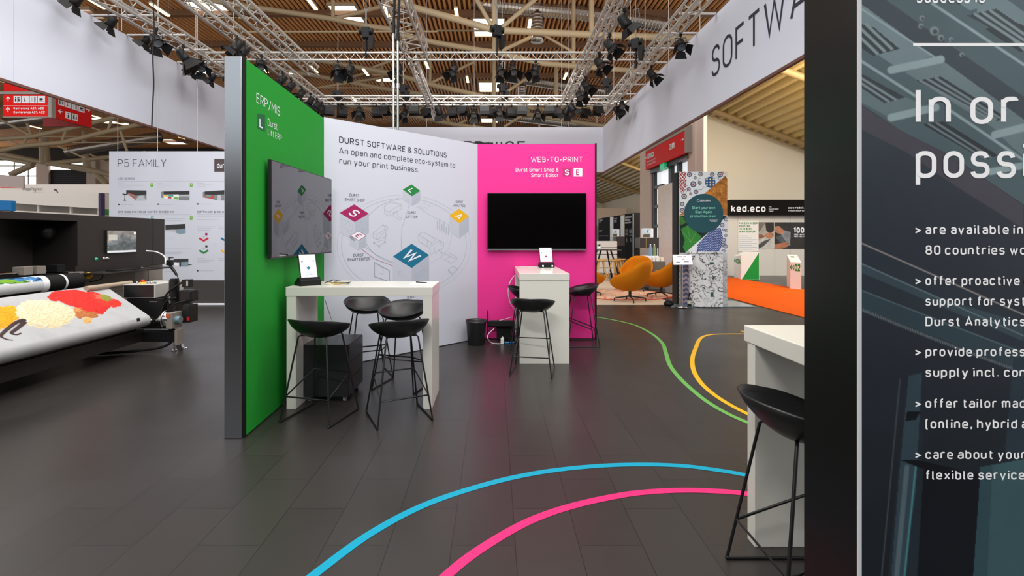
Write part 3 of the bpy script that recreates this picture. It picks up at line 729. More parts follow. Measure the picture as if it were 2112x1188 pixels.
for dx, dy in ((0,0),(430,-330),(860,-20)):
    pp.poly(q1((200+dx,-60+dy),(300+dx,-40+dy),(800+dx,325+dy),(590+dx,390+dy),(200+dx,130+dy)), (112, 132, 136))
    pp.poly(q1((370+dx,135+dy),(460+dx,160+dy),(610+dx,285+dy),(455+dx,325+dy),(250+dx,190+dy)), (50, 58, 63))
    for k in range(3): 
        a_ = q1((330+k*42+dx,170-k*14+dy)); c_ = q1((480+k*42+dx,312-k*14+dy)); pp.seg(a_[0], c_[0], 3.2, (128, 146, 149))
pp.poly(q1((640,420),(850,345),(1340,700),(2000,1180),(1600,1180),(1150,740)), (104, 122, 126))
pp.poly(q1((705,470),(850,445),(1225,680),(1180,705)), (48, 54, 59)); 
for k in range(3): pp.seg(q1((730+k*45,470-k*8))[0], q1((1150+k*20,700-k*8))[0], 2.6, (116, 132, 136))
pp.poly(q1((370,420),(640,565),(520,600),(370,500)), (52, 60, 65)); pp.seg(q1((370,445))[0], q1((590,582))[0], 2.6, (124, 140, 143)); pp.seg(q1((370,475))[0], q1((545,590))[0], 2.6, (124, 140, 143))
pp.poly(q1((370,500),(520,600),(650,568),(800,640),(560,690),(360,580)), (98, 116, 120))
pp.poly(q1((745,725),(860,705),(1185,905),(1100,930)), (46, 52, 57)); 
for k in range(2): pp.seg(q1((780+k*45,722-k*6))[0], q1((1110+k*30,925-k*10))[0], 2.2, (110, 124, 128))
for a_, c_, w_ in (((560,408),(850,345),8), ((560,685),(820,625),8), ((1165,785),(1500,700),8), ((1140,1000),(1500,930),7), ((370,40),(810,330),2), ((800,20),(1400,420),3), ((900,640),(1330,930),3), ((370,345),(720,570),3)):
    pp.seg(q1(a_)[0], q1(c_)[0], w_, (142, 162, 165))
pp.poly(q1((360,600),(620,760),(900,905),(1330,1195),(1330,1330),(900,1060),(640,880),(360,740)), (74, 72, 80))
pp.poly(q1((1005,90),(1170,50),(1500,270),(1400,300)), (54, 62, 67))
for k in range(3): pp.seg(q1((1050+k*45,82-k*10))[0], q1((1420+k*30,320-k*10))[0], 3, (128, 146, 149))
for x, y, r in ((740,105,18),(733,152,18),(972,318,16),(910,230,16),(812,180,30),(850,220,22)):
    mk, u, v = pp.ell(*q1((x,y))[0], r*.18, r*.18, soft=.3); pp.put(mk, (140, 152, 155), .8)
    mk, u, v = pp.ell(*q1((x+4,y+4))[0], r*.1, r*.1, soft=.3); pp.put(mk, (60, 68, 73), .9)
# sloping beam across the middle
pp.poly(q2((385,290),(840,495),(1400,740),(2000,1010),(2000,1340),(1400,1080),(800,850),(385,700)), (46, 54, 62))
pp.poly(q2((385,580),(800,745),(1400,960),(2000,1210),(2000,1340),(1400,1080),(800,850),(385,690)), (52, 68, 76))
pp.poly(q2((385,410),(900,640),(1400,790),(1400,900),(900,690),(385,470)), (62, 80, 88), .8)
pp.seg(q2((385,290))[0], q2((1500,780))[0], 1.4, (150, 142, 140)); pp.seg(q2((385,415))[0], q2((1500,910))[0], 1, (110, 128, 134)); pp.seg(q2((385,580))[0], q2((1500,1010))[0], 1, (92, 112, 120))
for i in range(70):
    t = i/70; x, y = 385+t*1060, 690+t*410+t*(1-t)*30; pp.seg(q2((x,y))[0], q2((x+6,y+16))[0], 1.2, (128, 140, 142), .8)
# lower left machine post and lower right light panel
pp.poly(q3((640,60),(730,0),(735,560),(690,1300),(520,1300)), (36, 46, 54))
pp.poly(q3((650,40),(725,20),(690,700),(600,1300),(540,1300),(600,560)), (54, 70, 80))
pp.seg(q3((640,560))[0], q3((575,1240))[0], 5, (84, 102, 110)); pp.seg(q3((690,560))[0], q3((620,1240))[0], 2, (70, 130, 136)); pp.seg(q3((600,60))[0], q3((490,1240))[0], 1.2, (70, 80, 86))
pp.poly(q3((600,520),(700,520),(950,575),(730,570)), (18, 22, 28)); pp.poly(q3((640,240),(720,240),(690,290),(630,300)), (20, 24, 30))
pp.poly(q3((1060,560),(1500,480),(1500,1400),(1000,1400)), (62, 92, 98)); pp.poly(q3((1060,560),(1130,550),(1090,1400),(1000,1400)), (50, 76, 84), .8)
pp.poly(q3((735,560),(1060,600),(1005,1400),(690,1400)), (17, 20, 28), .8); pp.poly(q3((1250,-60),(1500,-120),(1500,480),(1200,480)), (44, 56, 66))
pp.mul(.94+.12*pp.noise(40, 3))
pp.build('poster_print', lambda u, v: Vector(((1770+u*530-CX)/FP*(YP-.002), YP-.002, EYE-(-100+v*1400-CY)/FP*(YP-.002))), vcol_mat('poster_ink', .32, .35), fw)
PLF = Plane((0, YP, 0), (0,-1,0))
b = MB(); rect_px(b, PLF, 1881, 90, 2320, 96, 0, .0058)
def ftext(s, x0, yb, x1, ct, vis, sw=.15, tr=.19):
    """vis: the part of s whose right end is at pixel x1"""
    a, e, t = PLF.hit(x0, yb, .0058), PLF.hit(x1, yb, .0058), PLF.hit(x0, ct, .0058)
    k = (e-a).length/text_width(vis, sw, tr); text(b, s, a, (1,0,0), (0,0,1), (t-a).length, k*text_width(s, sw, tr), sw, 0, tr)
ftext('success is', 1888, 8, 1998, -22, 'success', .14)
ftext('In order to', 1886, 256.5, 2097, 182, 'In or', .125)
ftext('possible', 1886, 367.8, 2092, 294, 'poss', .125)
for s, vis, yb, x1 in [('are available in','are available in',483.2,2106),('80 countries worldwide','80 countries wo',525.3,2112),('offer proactive online','offer proactive',588,2099.6),('support for systems','support for syst',630.2,2112),
                      ('Durst Analytics','Durst Analytics',672.2,2110.7),('provide professional','provide profess',734.2,2111),('supply incl. consumables','supply incl. con',776.6,2112),('offer tailor made','offer tailor mad',840.4,2112),
                      ('(online, hybrid and','(online, hybrid',882.6,2094),('care about your','care about your',945.4,2112),('flexible service','flexible service',987.8,2110)]:
    ftext(s, 1906, yb, x1, yb-19.4, vis)
for yb in (483.2, 588, 734.2, 840.4, 945.4): ftext('>', 1884, yb, 1896.5, yb-19.4, '>')
b.build('lettering', mat('ink_white_pure', (255, 255, 255), .6, spec=.2), fw)
# ================================================================== BAR STOOLS
M_seat = mat('seat_shell_black', (24, 24, 25), .36, spec=.45)
M_wire = mat('stool_wire_black', (20, 20, 21), .4)
def make_stool(label):
    t = thing('bar_stool', label, 'bar stool', (0,0,0), 'black bar stools with wire legs')
    b = MB(); NA, NR = 44, 11; zc = .70
    def rim(a): return .745+.115*(((1-math.sin(a))/2)**1.15)+.018*abs(math.cos(a))
    def P(a, s, out=0.0):
        wx, wy = .25+out, (.205 if math.sin(a) > 0 else .215)+out
        e = 2/2.35; cx, cy = math.cos(a), math.sin(a)
        x = math.copysign(abs(cx)**e, cx)*wx; y = math.copysign(abs(cy)**e, cy)*wy
        z = zc+(rim(a)-zc)*s**3.0
        lean = 1+.10*(z-zc)/.14*max(0, -cy)
        return Vector((x*s, y*s*lean-.005, z-(.012+out if out else 0)*(1 if s < .98 else .35)))
    top = [[P(2*math.pi*j/NA, i/NR) for j in range(NA)] for i in range(1, NR+1)]
    bot = [[P(2*math.pi*j/NA, i/NR, .006) for j in range(NA)] for i in range(NR, 0, -1)]
    b.grid(top+bot, 0, True, wrap=True)
    b.add(top[0], [tuple(range(NA))]); b.add(bot[-1], [tuple(range(NA))])
    b.build('seat', M_seat, t)
    R = .0075
    def leg(sx, sy, z):
        k = (.70-z)/.69; return Vector((sx*(.135+(.23-.135)*k), sy*(.115+(.222-.115)*k), z))
    for sx in (-1, 1):
        for sy in (-1, 1):
            b = MB(); b.tube([(sx*.06, sy*.07, .703), (sx*.125, sy*.108, .705), leg(sx, sy, .69), leg(sx, sy, .35), leg(sx, sy, .02)], R, 8)
            b.ball(leg(sx, sy, .012), .0105, n=8); b.build('leg', M_wire, t)
        b = MB(); b.tube([leg(sx, -1, .0085), leg(sx, 1, .0085)], R, 8); b.build('floor_runner', M_wire, t)
    b = MB(); zz = {-1: .21, 1: .35}
    b.tube([leg(-1,-1,.21), leg(1,-1,.21), leg(1,1,.35), leg(-1,1,.35)], R, 8, closed=True)
    b.build('foot_rest', M_wire, t)
    return t
st0 = make_stool('x')
STOOLS = [(-1.496, 4.17, -15, 'black bar stool at the green wall table, front left beside the drawer cabinet'),
 (-.822, 4.163, 26, 'black bar stool at the front right leg of the green wall table'),
 (-1.42, 5.42, 206, 'black bar stool behind the green wall table, nearest the white wall'),
 (-.945, 5.0, 163, 'black bar stool behind the right end of the green wall table'),
 (.435, 5.52, -11, 'black bar stool standing before the end of the counter at the pink wall'),
 (.43, 6.62, -90, 'black bar stool pushed under the pink wall counter from the left, mostly hidden'),
 (1.24, 6.96, 90, 'black bar stool to the right of the pink wall counter'),
 (1.334, 2.09, -90, 'black bar stool in the right foreground, half behind the poster wall')]
for i, (x, y, a, lb) in enumerate(STOOLS):
    if i == 0: st0.location = (x, y, 0); st0.rotation_euler.z = math.radians(a); st0['label'] = lb
    else: dup(st0, (x, y, 0), math.radians(a), lb)
# ================================================================== WHITE BAR TABLES
def bar_table(label, x0, x1, y0, y1, h, legs, tt=.082):
    t = thing('bar_table', label, 'bar table', ((x0+x1)/2, (y0+y1)/2, 0), 'white bar tables')
    b = MB(); b.bbox(x0, x1, y0, y1, h-tt, h, .004); b.build('tabletop', M_lac, t)
    for (a0, a1, c0, c1) in legs:
        b = MB(); b.bbox(a0, a1, c0, c1, 0, h-tt-.002, .003); b.build('leg_panel', M_lac, t)
    return t
bar_table('white bar table standing against the green wall with four stools', -1.862, -.553, 4.32, 4.87, 1.092, [(-1.857,-1.773,4.325,4.865),(-.639,-.558,4.325,4.865)])
bar_table('white bar counter standing end-on against the pink wall', .30, .908, 5.86, 7.245, 1.092, [(.304,.904,5.865,5.94),(.304,.904,7.165,7.24)])
bar_table('white bar counter in the right foreground by the poster wall', 1.29, 1.905, 1.16, 2.51, 1.088, [(1.294,1.90,2.41,2.483),(1.294,1.90,1.18,1.253)])
# ================================================================== TELEVISIONS
M_tvglass = mat('television_glass_glossy', (9, 8, 12), .02, spec=.5); M_tvglass.node_tree.nodes['Principled BSDF'].inputs['IOR'].default_value = 2.3
M_tvdark = mat('television_glass_dark', (6, 5, 5), .12, spec=.22)
M_tvcase = mat('television_case', (26, 26, 28), .4)
t = thing('television', 'flat screen television on the green wall, mirroring the diagram', 'television', (-1.86, 4.77, 1.356))
P0, P1 = Vector((-1.867,4.05,0)), Vector((-1.848,5.50,0)); d = (P1-P0).normalized(); n = Vector((d.y,-d.x,0))
def tvbox(b, s0, s1, z0, z1, t0, t1, m=0):
    a, c = P0+d*s0, P0+d*s1
    b.hexa([tuple((a+n*t0).xy)+(z0,), tuple((c+n*t0).xy)+(z0,), tuple((c+n*t1).xy)+(z0,), tuple((a+n*t1).xy)+(z0,),
            tuple((a+n*t0).xy)+(z1,), tuple((c+n*t0).xy)+(z1,), tuple((c+n*t1).xy)+(z1,), tuple((a+n*t1).xy)+(z1,)], m)
b = MB(); tvbox(b, 0, 1.45, 1.356, 2.187, -.028, -.001); b.build('casing', M_tvcase, t)
b = MB(); tvbox(b, .008, 1.442, 1.37, 2.179, -.001, .001); b.build('screen', M_tvglass, t)
b = MB(); tvbox(b, .5, .95, 1.55, 1.95, -.075, -.028); b.build('wall_bracket', M_blackm, t)
b = MB(); tvbox(b, .56, .72, 1.335, 1.357, -.02, -.004); b.build('sensor_bar', M_blackm, t)
t = thing('television', 'flat black switched-off television on the pink wall', 'television', (.627, 7.2, 1.334))
b = MB(); b.bbox(-.108, 1.361, 7.18, 7.215, 1.334, 2.181, .004); b.build('casing', M_tvcase, t)
b = MB(); b.box(-.10, 1.353, 7.178, 7.181, 1.36, 2.174); b.build('screen', M_tvdark, t)
b = MB(); b.box(-.106, 1.359, 7.172, 7.181, 1.334, 1.35); tag(b.build('lower_edge', mat('silver_edge', (132, 134, 138), .35, .6), t), 'silver strip along the lower edge')
b = MB(); b.box(.3, .95, 7.214, 7.256, 1.5, 1.95); b.build('wall_bracket', M_blackm, t)
# ================================================================== TABLET STANDS
def tablet_stand(label, c, yaw, wd_, ht, tilt, accent):
    t = thing('tablet_stand', label, 'tablet stand', c)
    R = Matrix.Rotation(yaw, 4, 'Z')
    def q(x, y, z): return R @ Vector((x, y, z))+Vector(c)
    b = MB(); w = wd_/2+.012
    prof = [(-.085,0),(.075,0),(.075,.02),(-.01,.075),(-.055,.075),(-.06,.058),(-.085,.05)]
    b.slab([q(-w, y, z) for y, z in prof], R @ Vector((2*w, 0, 0))); b.build('wedge_base', M_blackm, t)
    ct, st = math.cos(tilt), math.sin(tilt)
    def f(u, v, o): return q(u, -.05+v*st+o*ct, .065+v*ct-o*st)
    b = MB(); b.hexa([f(-wd_/2,0,0),f(wd_/2,0,0),f(wd_/2,0,.01),f(-wd_/2,0,.01),f(-wd_/2,ht,0),f(wd_/2,ht,0),f(wd_/2,ht,.01),f(-wd_/2,ht,.01)])
    tb = b.build('tablet', M_black, t)
    b = MB(); e = .008
    b.poly([f(-wd_/2+e,e,-.001),f(wd_/2-e,e,-.001),f(wd_/2-e,ht-e,-.001),f(-wd_/2+e,ht-e,-.001)], 0)
    if accent == 0: b.poly([f(-wd_/2+e,e,-.0016),f(wd_/2-e,e,-.0016),f(wd_/2-e,e+.012,-.0016),f(-wd_/2+e,e+.012,-.0016)], 1)
    def dia(u, v, s, m, k=1): b.poly([f(u-s,v,-.002*k),f(u,v-s*.75,-.002*k),f(u+s,v,-.002*k),f(u,v+s*.75,-.002*k)], m)
    dia(0, ht*.42, .022, 1 if accent == 0 else 3); dia(-wd_*.32, ht*.68, .010, 2); dia(wd_*.32, ht*.7, .010, 3); dia(0, ht*.86, .008, 4)
    for k in range(3): b.poly([f(-.03,ht*.25-k*.012,-.002),f(.03,ht*.25-k*.012,-.002),f(.03,ht*.25-k*.012-.004,-.002),f(-.03,ht*.25-k*.012-.004,-.002)], 5)
    b.build('tablet_screen', [mat('tablet_lit', (236, 236, 240), .2, emit=(236,236,240), estr=.25), MATS['ink_plum'], MATS['ink_leaf'], MATS['ink_petrol'], MATS['ink_yellow'], MATS['ink_line']], tb)
    if accent == 0:
        for u in (-.06, .075):
            b = MB(); b.poly([q(u-.012,-.0855,.012),q(u+.012,-.0855,.012),q(u+.012,-.0855,.036),q(u-.012,-.0855,.036)])
            b.build('price_sticker', M_inkw, t)
    return t
tablet_stand('tilted tablet on a black wedge stand on the green wall table', (-1.735, 4.50, 1.092), math.radians(42), .165, .235, math.radians(18), 1)
tablet_stand('tilted tablet on a black wedge stand on the pink wall counter', (.745, 7.02, 1.092), math.radians(5), .19, .24, math.radians(24), 0)
# ================================================================== THINGS ON THE GREEN TABLE
b = MB(); rng = random.Random(3)
for k in range(6):
    pts = []
    for i in range(9):
        a = i/8*math.pi*1.9+k*.9
        pts.append((-1.50+.09*math.cos(a)*(1+.2*rng.random())+k*.012, 4.56+.06*math.sin(a)*(1+.3*rng.random()), 1.0965+.004*k+.004*rng.random()))
    b.tube(pts, .0034, 6, [0,0,1,0,2,0][k])
b.tube([(-1.62,4.62,1.100),(-1.55,4.66,1.125),(-1.46,4.66,1.112),(-1.42,4.64,1.1)], .0045, 6, 2)
b.cyl((-1.42,4.64,1.1), (-1.385,4.62,1.0985), .0065, 8, 3)
solo('cable_bundle', b, [mat('cable_cream', (224, 220, 204), .5), mat('cable_yellow', (206, 176, 60), .5), M_blackm, mat('plug_blue', (30, 130, 200), .5)], 'loose coil of cream and black cables beside the tablet on the green wall table', 'cables')
b = MB(); b.hexa([(-.80,4.56,1.0923),(-.60,4.53,1.0923),(-.585,4.74,1.0923),(-.79,4.77,1.0923),(-.80,4.56,1.0935),(-.60,4.53,1.0935),(-.585,4.74,1.0935),(-.79,4.77,1.0935)])
solo('paper_sheet', b, mat('paper', (244, 244, 240), .7), 'white paper sheet at the right end of the green wall table', 'paper')
b = MB(); b.cyl((-.765,4.72,1.098), (-.655,4.66,1.098), .0045, 8); b.cyl((-.655,4.66,1.098), (-.643,4.653,1.098), .0045, 8, r2=.001)
b.box(-.765,-.735,4.712,4.716,1.102,1.104)
solo('pen', b, M_blackm, 'black pen lying on the white paper sheet', 'pen')
# ================================================================== DRAWER CABINET, BIN, CABLES
t = thing('drawer_cabinet', 'black rolling drawer cabinet under the green wall table', 'cabinet', (-1.567, 4.74, 0))
M_ped = mat('pedestal_black', (30, 31, 33), .35, noise=.1, nscale=6)
b = MB(); b.bbox(-1.778, -1.356, 4.495, 4.98, .055, .537, .004); b.build('body', M_ped, t)
for z0, z1 in ((.062,.21),(.216,.364),(.37,.528)):
    b = MB(); b.box(-1.357, -1.351, 4.505, 4.97, z0, z1); b.build('drawer', M_ped, t)
for x in (-1.73, -1.40):
    for y in (4.54, 4.93):
        b = MB(); b.cyl((x-.012,y,.024), (x+.012,y,.024), .024, 14); b.box(x-.016,x+.016,y-.012,y+.012,.03,.057,1); b.build('caster', [M_grey, mat('caster_fork', (150, 152, 154), .3, .8)], t)
b = MB(); b.lathe([(.0,.002),(.118,.002),(.122,.006),(.141,.30),(.150,.315),(.152,.345),(.146,.345),(.136,.31),(.118,.012),(0,.010)], (-.262, 6.93, 0), 36)
solo('waste_bin', b, mat('bin_plastic', (34, 34, 35), .45), 'round black plastic waste bin at the corner of the pink wall', 'waste bin')
t = thing('cable_tray', 'black cable tray with power strip low on the pink wall', 'cable tray', (.10, 7.15, 0))
b = MB(); b.box(-.10, .30, 7.10, 7.23, .21, .225); b.box(-.10, .30, 7.10, 7.106, .21, .30); b.box(-.10, -.094, 7.10, 7.23, .21, .30); b.build('tray', M_black, t)
b = MB(); b.bbox(-.06, .28, 7.13, 7.19, .226, .30, .004); b.box(-.05, .27, 7.128, 7.131, .29, .298, 1); b.build('power_strip', [M_blackm, M_inkw], t)
b = MB(); b.box(-.112, -.10, 7.14, 7.20, .06, .44); b.build('bracket', M_blackm, t)
b = MB(); b.box(.03, .29, 7.16, 7.23, .02, .19); b.build('power_supply', M_blackm, t)
def cable(name, pts, r, m, label):
    S = []
    P = [Vector(p) for p in pts]; k = len(P)
    for i in range(k-1):
        p0, p1, p2, p3 = [P[max(0, min(k-1, i+d_))] for d_ in (-1, 0, 1, 2)]
        for j in range(8):
            u = j/8; S.append(.5*((2*p1)+(p2-p0)*u+(2*p0-5*p1+4*p2-p3)*u*u+(3*p1-p0-3*p2+p3)*u**3))
    S.append(P[-1]); b = MB(); b.tube(S, r, 8); return solo(name, b, m, label, 'cable')
M_cabw = mat('cable_white', (226, 226, 222), .5)
cable('power_cable', [at(1061,568,7.1), at(1052,582,7.08), at(1048,600,7.08), at(1052,624,7.1), at(1061,638,7.12)], .006, M_cabw, 'white cable looping down beside the pink wall counter')
cable('power_cable', [at(1019,678,7.1), at(1008,688,7.0), at(1006,698,6.9), fl(1014,707,.006), fl(1030,709,.006), fl(1034,708,.012)], .006, M_cabw, 'white cable hanging from the cable tray to the floor plug')
cable('power_cable', [at(1058,653,7.14), at(1045,657,7.13), at(1030,661,7.12)], .004, M_cabw, 'thin white cable lying over the cable tray')
cable('charging_cable', [(.72,7.06,1.097),(.62,7.02,1.097),(.50,7.04,1.097),(.38,7.12,1.097)], .004, M_cabw, 'white cable lying on the pink wall counter behind the tablet')
pf = fl(1036, 710)
b = MB(); b.bbox(pf.x-.024, pf.x+.024, pf.y-.02, pf.y+.03, .001, .088, .008); b.cyl((pf.x, pf.y, .088), (pf.x+.01, pf.y, .105), .012, 10)
solo('power_plug', b, mat('plug_white', (236, 236, 232), .4), 'white power plug adapter standing on the floor under the tray', 'plug')
b = MB(); b.cyl((pf.x+.035,pf.y+.04,.012), (pf.x+.17,pf.y+.06,.012), .010, 10); b.cyl((pf.x+.17,pf.y+.06,.012), (pf.x+.2,pf.y+.065,.012), .013, 10, 1)
solo('power_connector', b, [mat('connector_blue', (40, 140, 214), .45), M_blackm], 'blue power connector lying on the floor beside the white plug', 'plug')
b = MB(); b.bbox(.32, .56, 6.93, 7.15, 0.0, .56, .005); solo('computer_case', b, M_ped, 'black box standing under the pink wall counter by its rear leg', 'computer case')
b = MB(); b.tube([(-1.71,4.89,.9),(-1.66,4.92,.72),(-1.60,4.93,.56),(-1.58,4.93,.541)], .0045, 6); solo('power_cable', b, M_cabw, 'white cable hanging behind the green wall table to the cabinet', 'cable')
# ================================================================== BACK WALL "P5 FAMILY"
Y5 = 10.9
t = thing('display_wall', 'white display wall headed P5 FAMILY behind the printing machine', 'display wall', (-6.3, Y5, 0))
a, c = at(225, 312, Y5), at(650, 578, Y5)
b = MB(); b.box(a.x, c.x, Y5, Y5+.08, c.z, a.z); b.build('panel', M_white, t)
b = MB(); b.box(a.x, c.x, Y5+.01, Y5+.08, .03, c.z); tag(b.build('plinth', mat('plinth_dark', (64, 60, 58), .6), t), 'dark grey lower strip')
b = MB(); b.box(a.x, c.x, Y5-.04, Y5+.06, 0, .03); tag(b.build('floor_trim', M_inkw, t), 'white strip along the floor')
P5 = Plane((0, Y5, 0), (0,-1,0))
b = MB()
text_px(b, P5, 'P5 FAMILY', 243.2, 344.2, 343, 328.5, .075, lift=.004)
for s, x0, x1, yb, ct in [('LED SERIES',243.5,277.5,370.2,366),('DYE SUBLIMATION & WATER-BASED INK',243.5,359.3,439.3,434.8),('SOFTWARE & SOLUTI',406.3,467,439.3,434.8)]:
    text_px(b, P5, s, x0, yb, x1, ct, .12, lift=.004)
b.build('lettering', M_ink, t)
def crop6(x, y): return (220+x*.2524, 300+y*.2524)
b = MB()
for x0, y0, x1, y1 in [(93,292,1700,294),(93,565,695,567),(738,565,1300,567),(470,838,695,840)]: rect_px(b, P5, *crop6(x0,y0), *crop6(x1,y1), 0, .003)
for x0, y, w in [(95,311,45),(95,325,205),(95,341,105),(415,311,40),(415,325,115),(415,341,62),(738,308,55),(738,322,120),(738,337,75),(112,482,104),(434,482,108),(757,478,110),(440,585,40),(480,598,160),(480,614,140),
                 (738,583,225),(738,605,175),(738,664,150),(738,678,120),(738,693,100),(915,664,100),(915,678,100),(480,872,140),(480,886,115),(480,757,65),(480,1030,70),(738,923,66),(738,938,135),(738,952,100),(915,923,90),(915,938,90),(757,1025,118),(865,803,35),(870,822,30)]:
    rect_px(b, P5, *crop6(x0,y-2.2), *crop6(x0+w,y+2.2), 1, .003)
for x, y in ((94,476),(416,474),(738,472),(738,1018)): rect_px(b, P5, *crop6(x,y), *crop6(x+12,y+12), 2, .003)
for x, y, m in ((358,308,3),(680,308,3),(680,578,3),(362,580,4)):
    rect_px(b, P5, *crop6(x,y), *crop6(x+22,y+30), m, .003); rect_px(b, P5, *crop6(x+7,y+6), *crop6(x+15,y+13), 5, .0045)
def pic(polys):
    for k, (m, pts) in enumerate(polys): poly_px(b, P5, [crop6(*p) for p in pts], m, .003+.0006*k)
pic([(2,[(160,365),(325,368),(325,404),(235,412),(160,396)]),(6,[(232,410),(325,402),(325,448),(232,452)]),(7,[(232,452),(262,412),(300,408),(322,450)]),(8,[(172,386),(232,402),(232,440),(175,400)]),(10,[(176,392),(228,410),(228,420),(178,398)]),(2,[(130,392),(172,398),(168,405),(150,404),(150,440),(162,452),(135,452),(146,440),(146,404),(132,402)])])
pic([(2,[(462,376),(677,371),(677,402),(462,404)]),(6,[(445,378),(466,378),(466,430),(445,426)]),(5,[(466,402),(590,400),(590,444),(466,430)]),(9,[(470,404),(500,404),(500,418),(470,416)]),(10,[(505,404),(545,404),(545,420),(505,418)]),(3,[(548,420),(588,424),(588,442),(548,436)]),(8,[(500,420),(530,421),(530,434),(500,432)]),(6,[(590,402),(677,400),(677,448),(590,446)]),(7,[(590,404),(677,402),(677,416),(590,416)])])
pic([(2,[(800,376),(962,365),(962,402),(875,404),(800,400)]),(6,[(786,380),(802,378),(802,428),(786,424)]),(8,[(802,400),(875,404),(875,440),(802,426)]),(10,[(810,402),(865,408),(840,424),(812,418)]),(6,[(875,404),(962,400),(962,450),(875,444)]),(7,[(905,404),(935,403),(935,448),(905,446)])])
pic([(2,[(480,650),(642,641),(645,684),(560,692),(480,690)]),(11,[(565,688),(645,678),(645,718),(600,724),(565,714)]),(7,[(480,690),(565,688),(565,704),(480,700)]),(2,[(560,690),(600,660),(560,660)])])
pic([(2,[(548,928),(668,926),(668,952),(548,956)]),(11,[(594,954),(668,950),(668,990),(594,990)]),(2,[(594,954),(608,954),(608,990),(594,990)]),(7,[(512,950),(594,956),(594,988),(512,980)]),(5,[(512,955),(590,960),(590,984),(512,976)]),(2,[(505,910),(548,914),(548,920),(520,922),(520,944),(508,944)]),(2,[(665,970),(695,972),(695,978),(665,978)])])
for x, y, m in ((793,769,12),(793,868,13),(972,769,14),(972,868,15)):
    pic([(m,[(x-42,y-6),(x-30,y-18),(x-8,y-2),(x,y+2),(x+8,y-2),(x+30,y-18),(x+42,y-6),(x,y+19)]),(7,[(x-12,y-24),(x,y-14),(x+12,y-24),(x,y-34)])])
pic([(16,[(805,716),(824,716),(824,735),(805,735)]),(2,[(806,816),(824,816),(824,834),(806,834)])])
b.build('printed_graphics', [MATS['ink_line'], MATS['ink_line_soft'], mat('ink_black', (46, 46, 48), .6), mat('ink_lime', (112, 176, 58), .6), mat('ink_teal', (0, 150, 140), .6), M_inkw, mat('ink_machine', (128, 132, 136), .6), mat('ink_machine_light', (186, 190, 194), .6),
    mat('ink_rose', (190, 70, 66), .6), mat('ink_orange', (236, 190, 40), .6), mat('ink_aqua', (90, 160, 150), .6), mat('ink_steel', (130, 152, 166), .6), mat('ink_red', (208, 28, 50), .6), MATS['ink_leaf'], MATS['ink_petrol'], MATS['ink_yellow'], MATS['ink_plum']], t)
b = MB(); rect_px(b, P5, 442, 327.8, 494, 354.3, 0, .003); tag(b.build('logo_plate', mat('logo_brown', (78, 66, 66), .6), t), 'brown square logo plate')
b = MB(); text_px(b, P5, 'durs', 447.8, 346.8, 467.6, 335.5, .14, lift=.006); text_px(b, P5, 't', 469, 346.8, 473, 335.5, .3, lift=.006); b.build('logo_lettering', M_inkw, t)

# ================================================================== LARGE FABRIC PRINTING MACHINE
M_mach = mat('machine_black', (40, 36, 35), .42, spec=.5)
M_machlow = mat('machine_taupe', (146, 138, 130), .45)
M_lightgrey = mat('machine_light_grey', (196, 196, 192), .4)
M_steel = mat('polished_steel', (206, 204, 200), .14, 1.0)
M_estop = mat('stop_red', (214, 30, 24), .4); M_yel = mat('stop_yellow', (244, 196, 20), .4)
XM = -5.7
pm = thing('printing_machine', 'large black fabric printing machine on the left with tilted cloth', 'printing machine', (-5.6, 6.0, 0))
b = MB(); b.bbox(XM-1.3, XM, 6.63, 8.38, 1.06, 1.835, .006); b.bbox(XM-1.3, XM, 3.0, 6.63, 1.745, 1.835, .006)
b.build('upper_body', M_mach, pm)
b = MB(); b.box(XM-1.0, XM-.62, 3.0, 6.63, 1.04, 1.75); b.build('recess_panel', mat('machine_dark_grey', (62, 57, 54), .45), pm)
b = MB(); b.box(XM+.001, XM+.003, 8.09, 8.095, 1.07, 1.82)
b.build('panel_seam', M_blackm, pm)
b = MB(); b.bbox(XM-1.3, XM-.05, 6.3, 8.4, .12, 1.06, .006); b.box(XM-.052, XM-.046, 8.05, 8.055, .2, 1.05, 1); b.box(XM-.052, XM-.046, 6.4, 8.4, .70, .705, 1); b.build('lower_body', [M_machlow, M_blackm], pm)
b = MB(); b.box(XM-1.3, XM-.25, 3.0, 6.3, .12, 1.0); b.build('bed_body', M_mach, pm)
b = MB(); b.box(XM-.049, XM-.044, 6.75, 7.75, .80, 1.0); b.build('vent_mesh', mat('vent_taupe', (120, 110, 96), .6), pm)
b = MB(); b.box(XM-.6, XM-.02, 3.0, 6.6, 1.02, 1.06); b.cyl((XM-.05,3.0,1.10),(XM-.05,6.2,1.10),.02,8,1)
b.build('print_rail', [M_blackm, M_steel], pm)
for y in (5.85, 6.02, 6.3):
    b = MB(); b.bbox(XM-.12, XM+.02, y, y+.12, 1.07, 1.17, .004); b.build('rail_block', M_machlow if y < 6.2 else M_blackm, pm)
b = MB(); b.lathe([(0,-.03),(.09,-.03),(.105,0),(.09,.05),(.05,.07),(0,.075)], (XM-.3, 6.5, 1.60), 20, axis='X'); b.build('sensor_dome', M_black, pm)
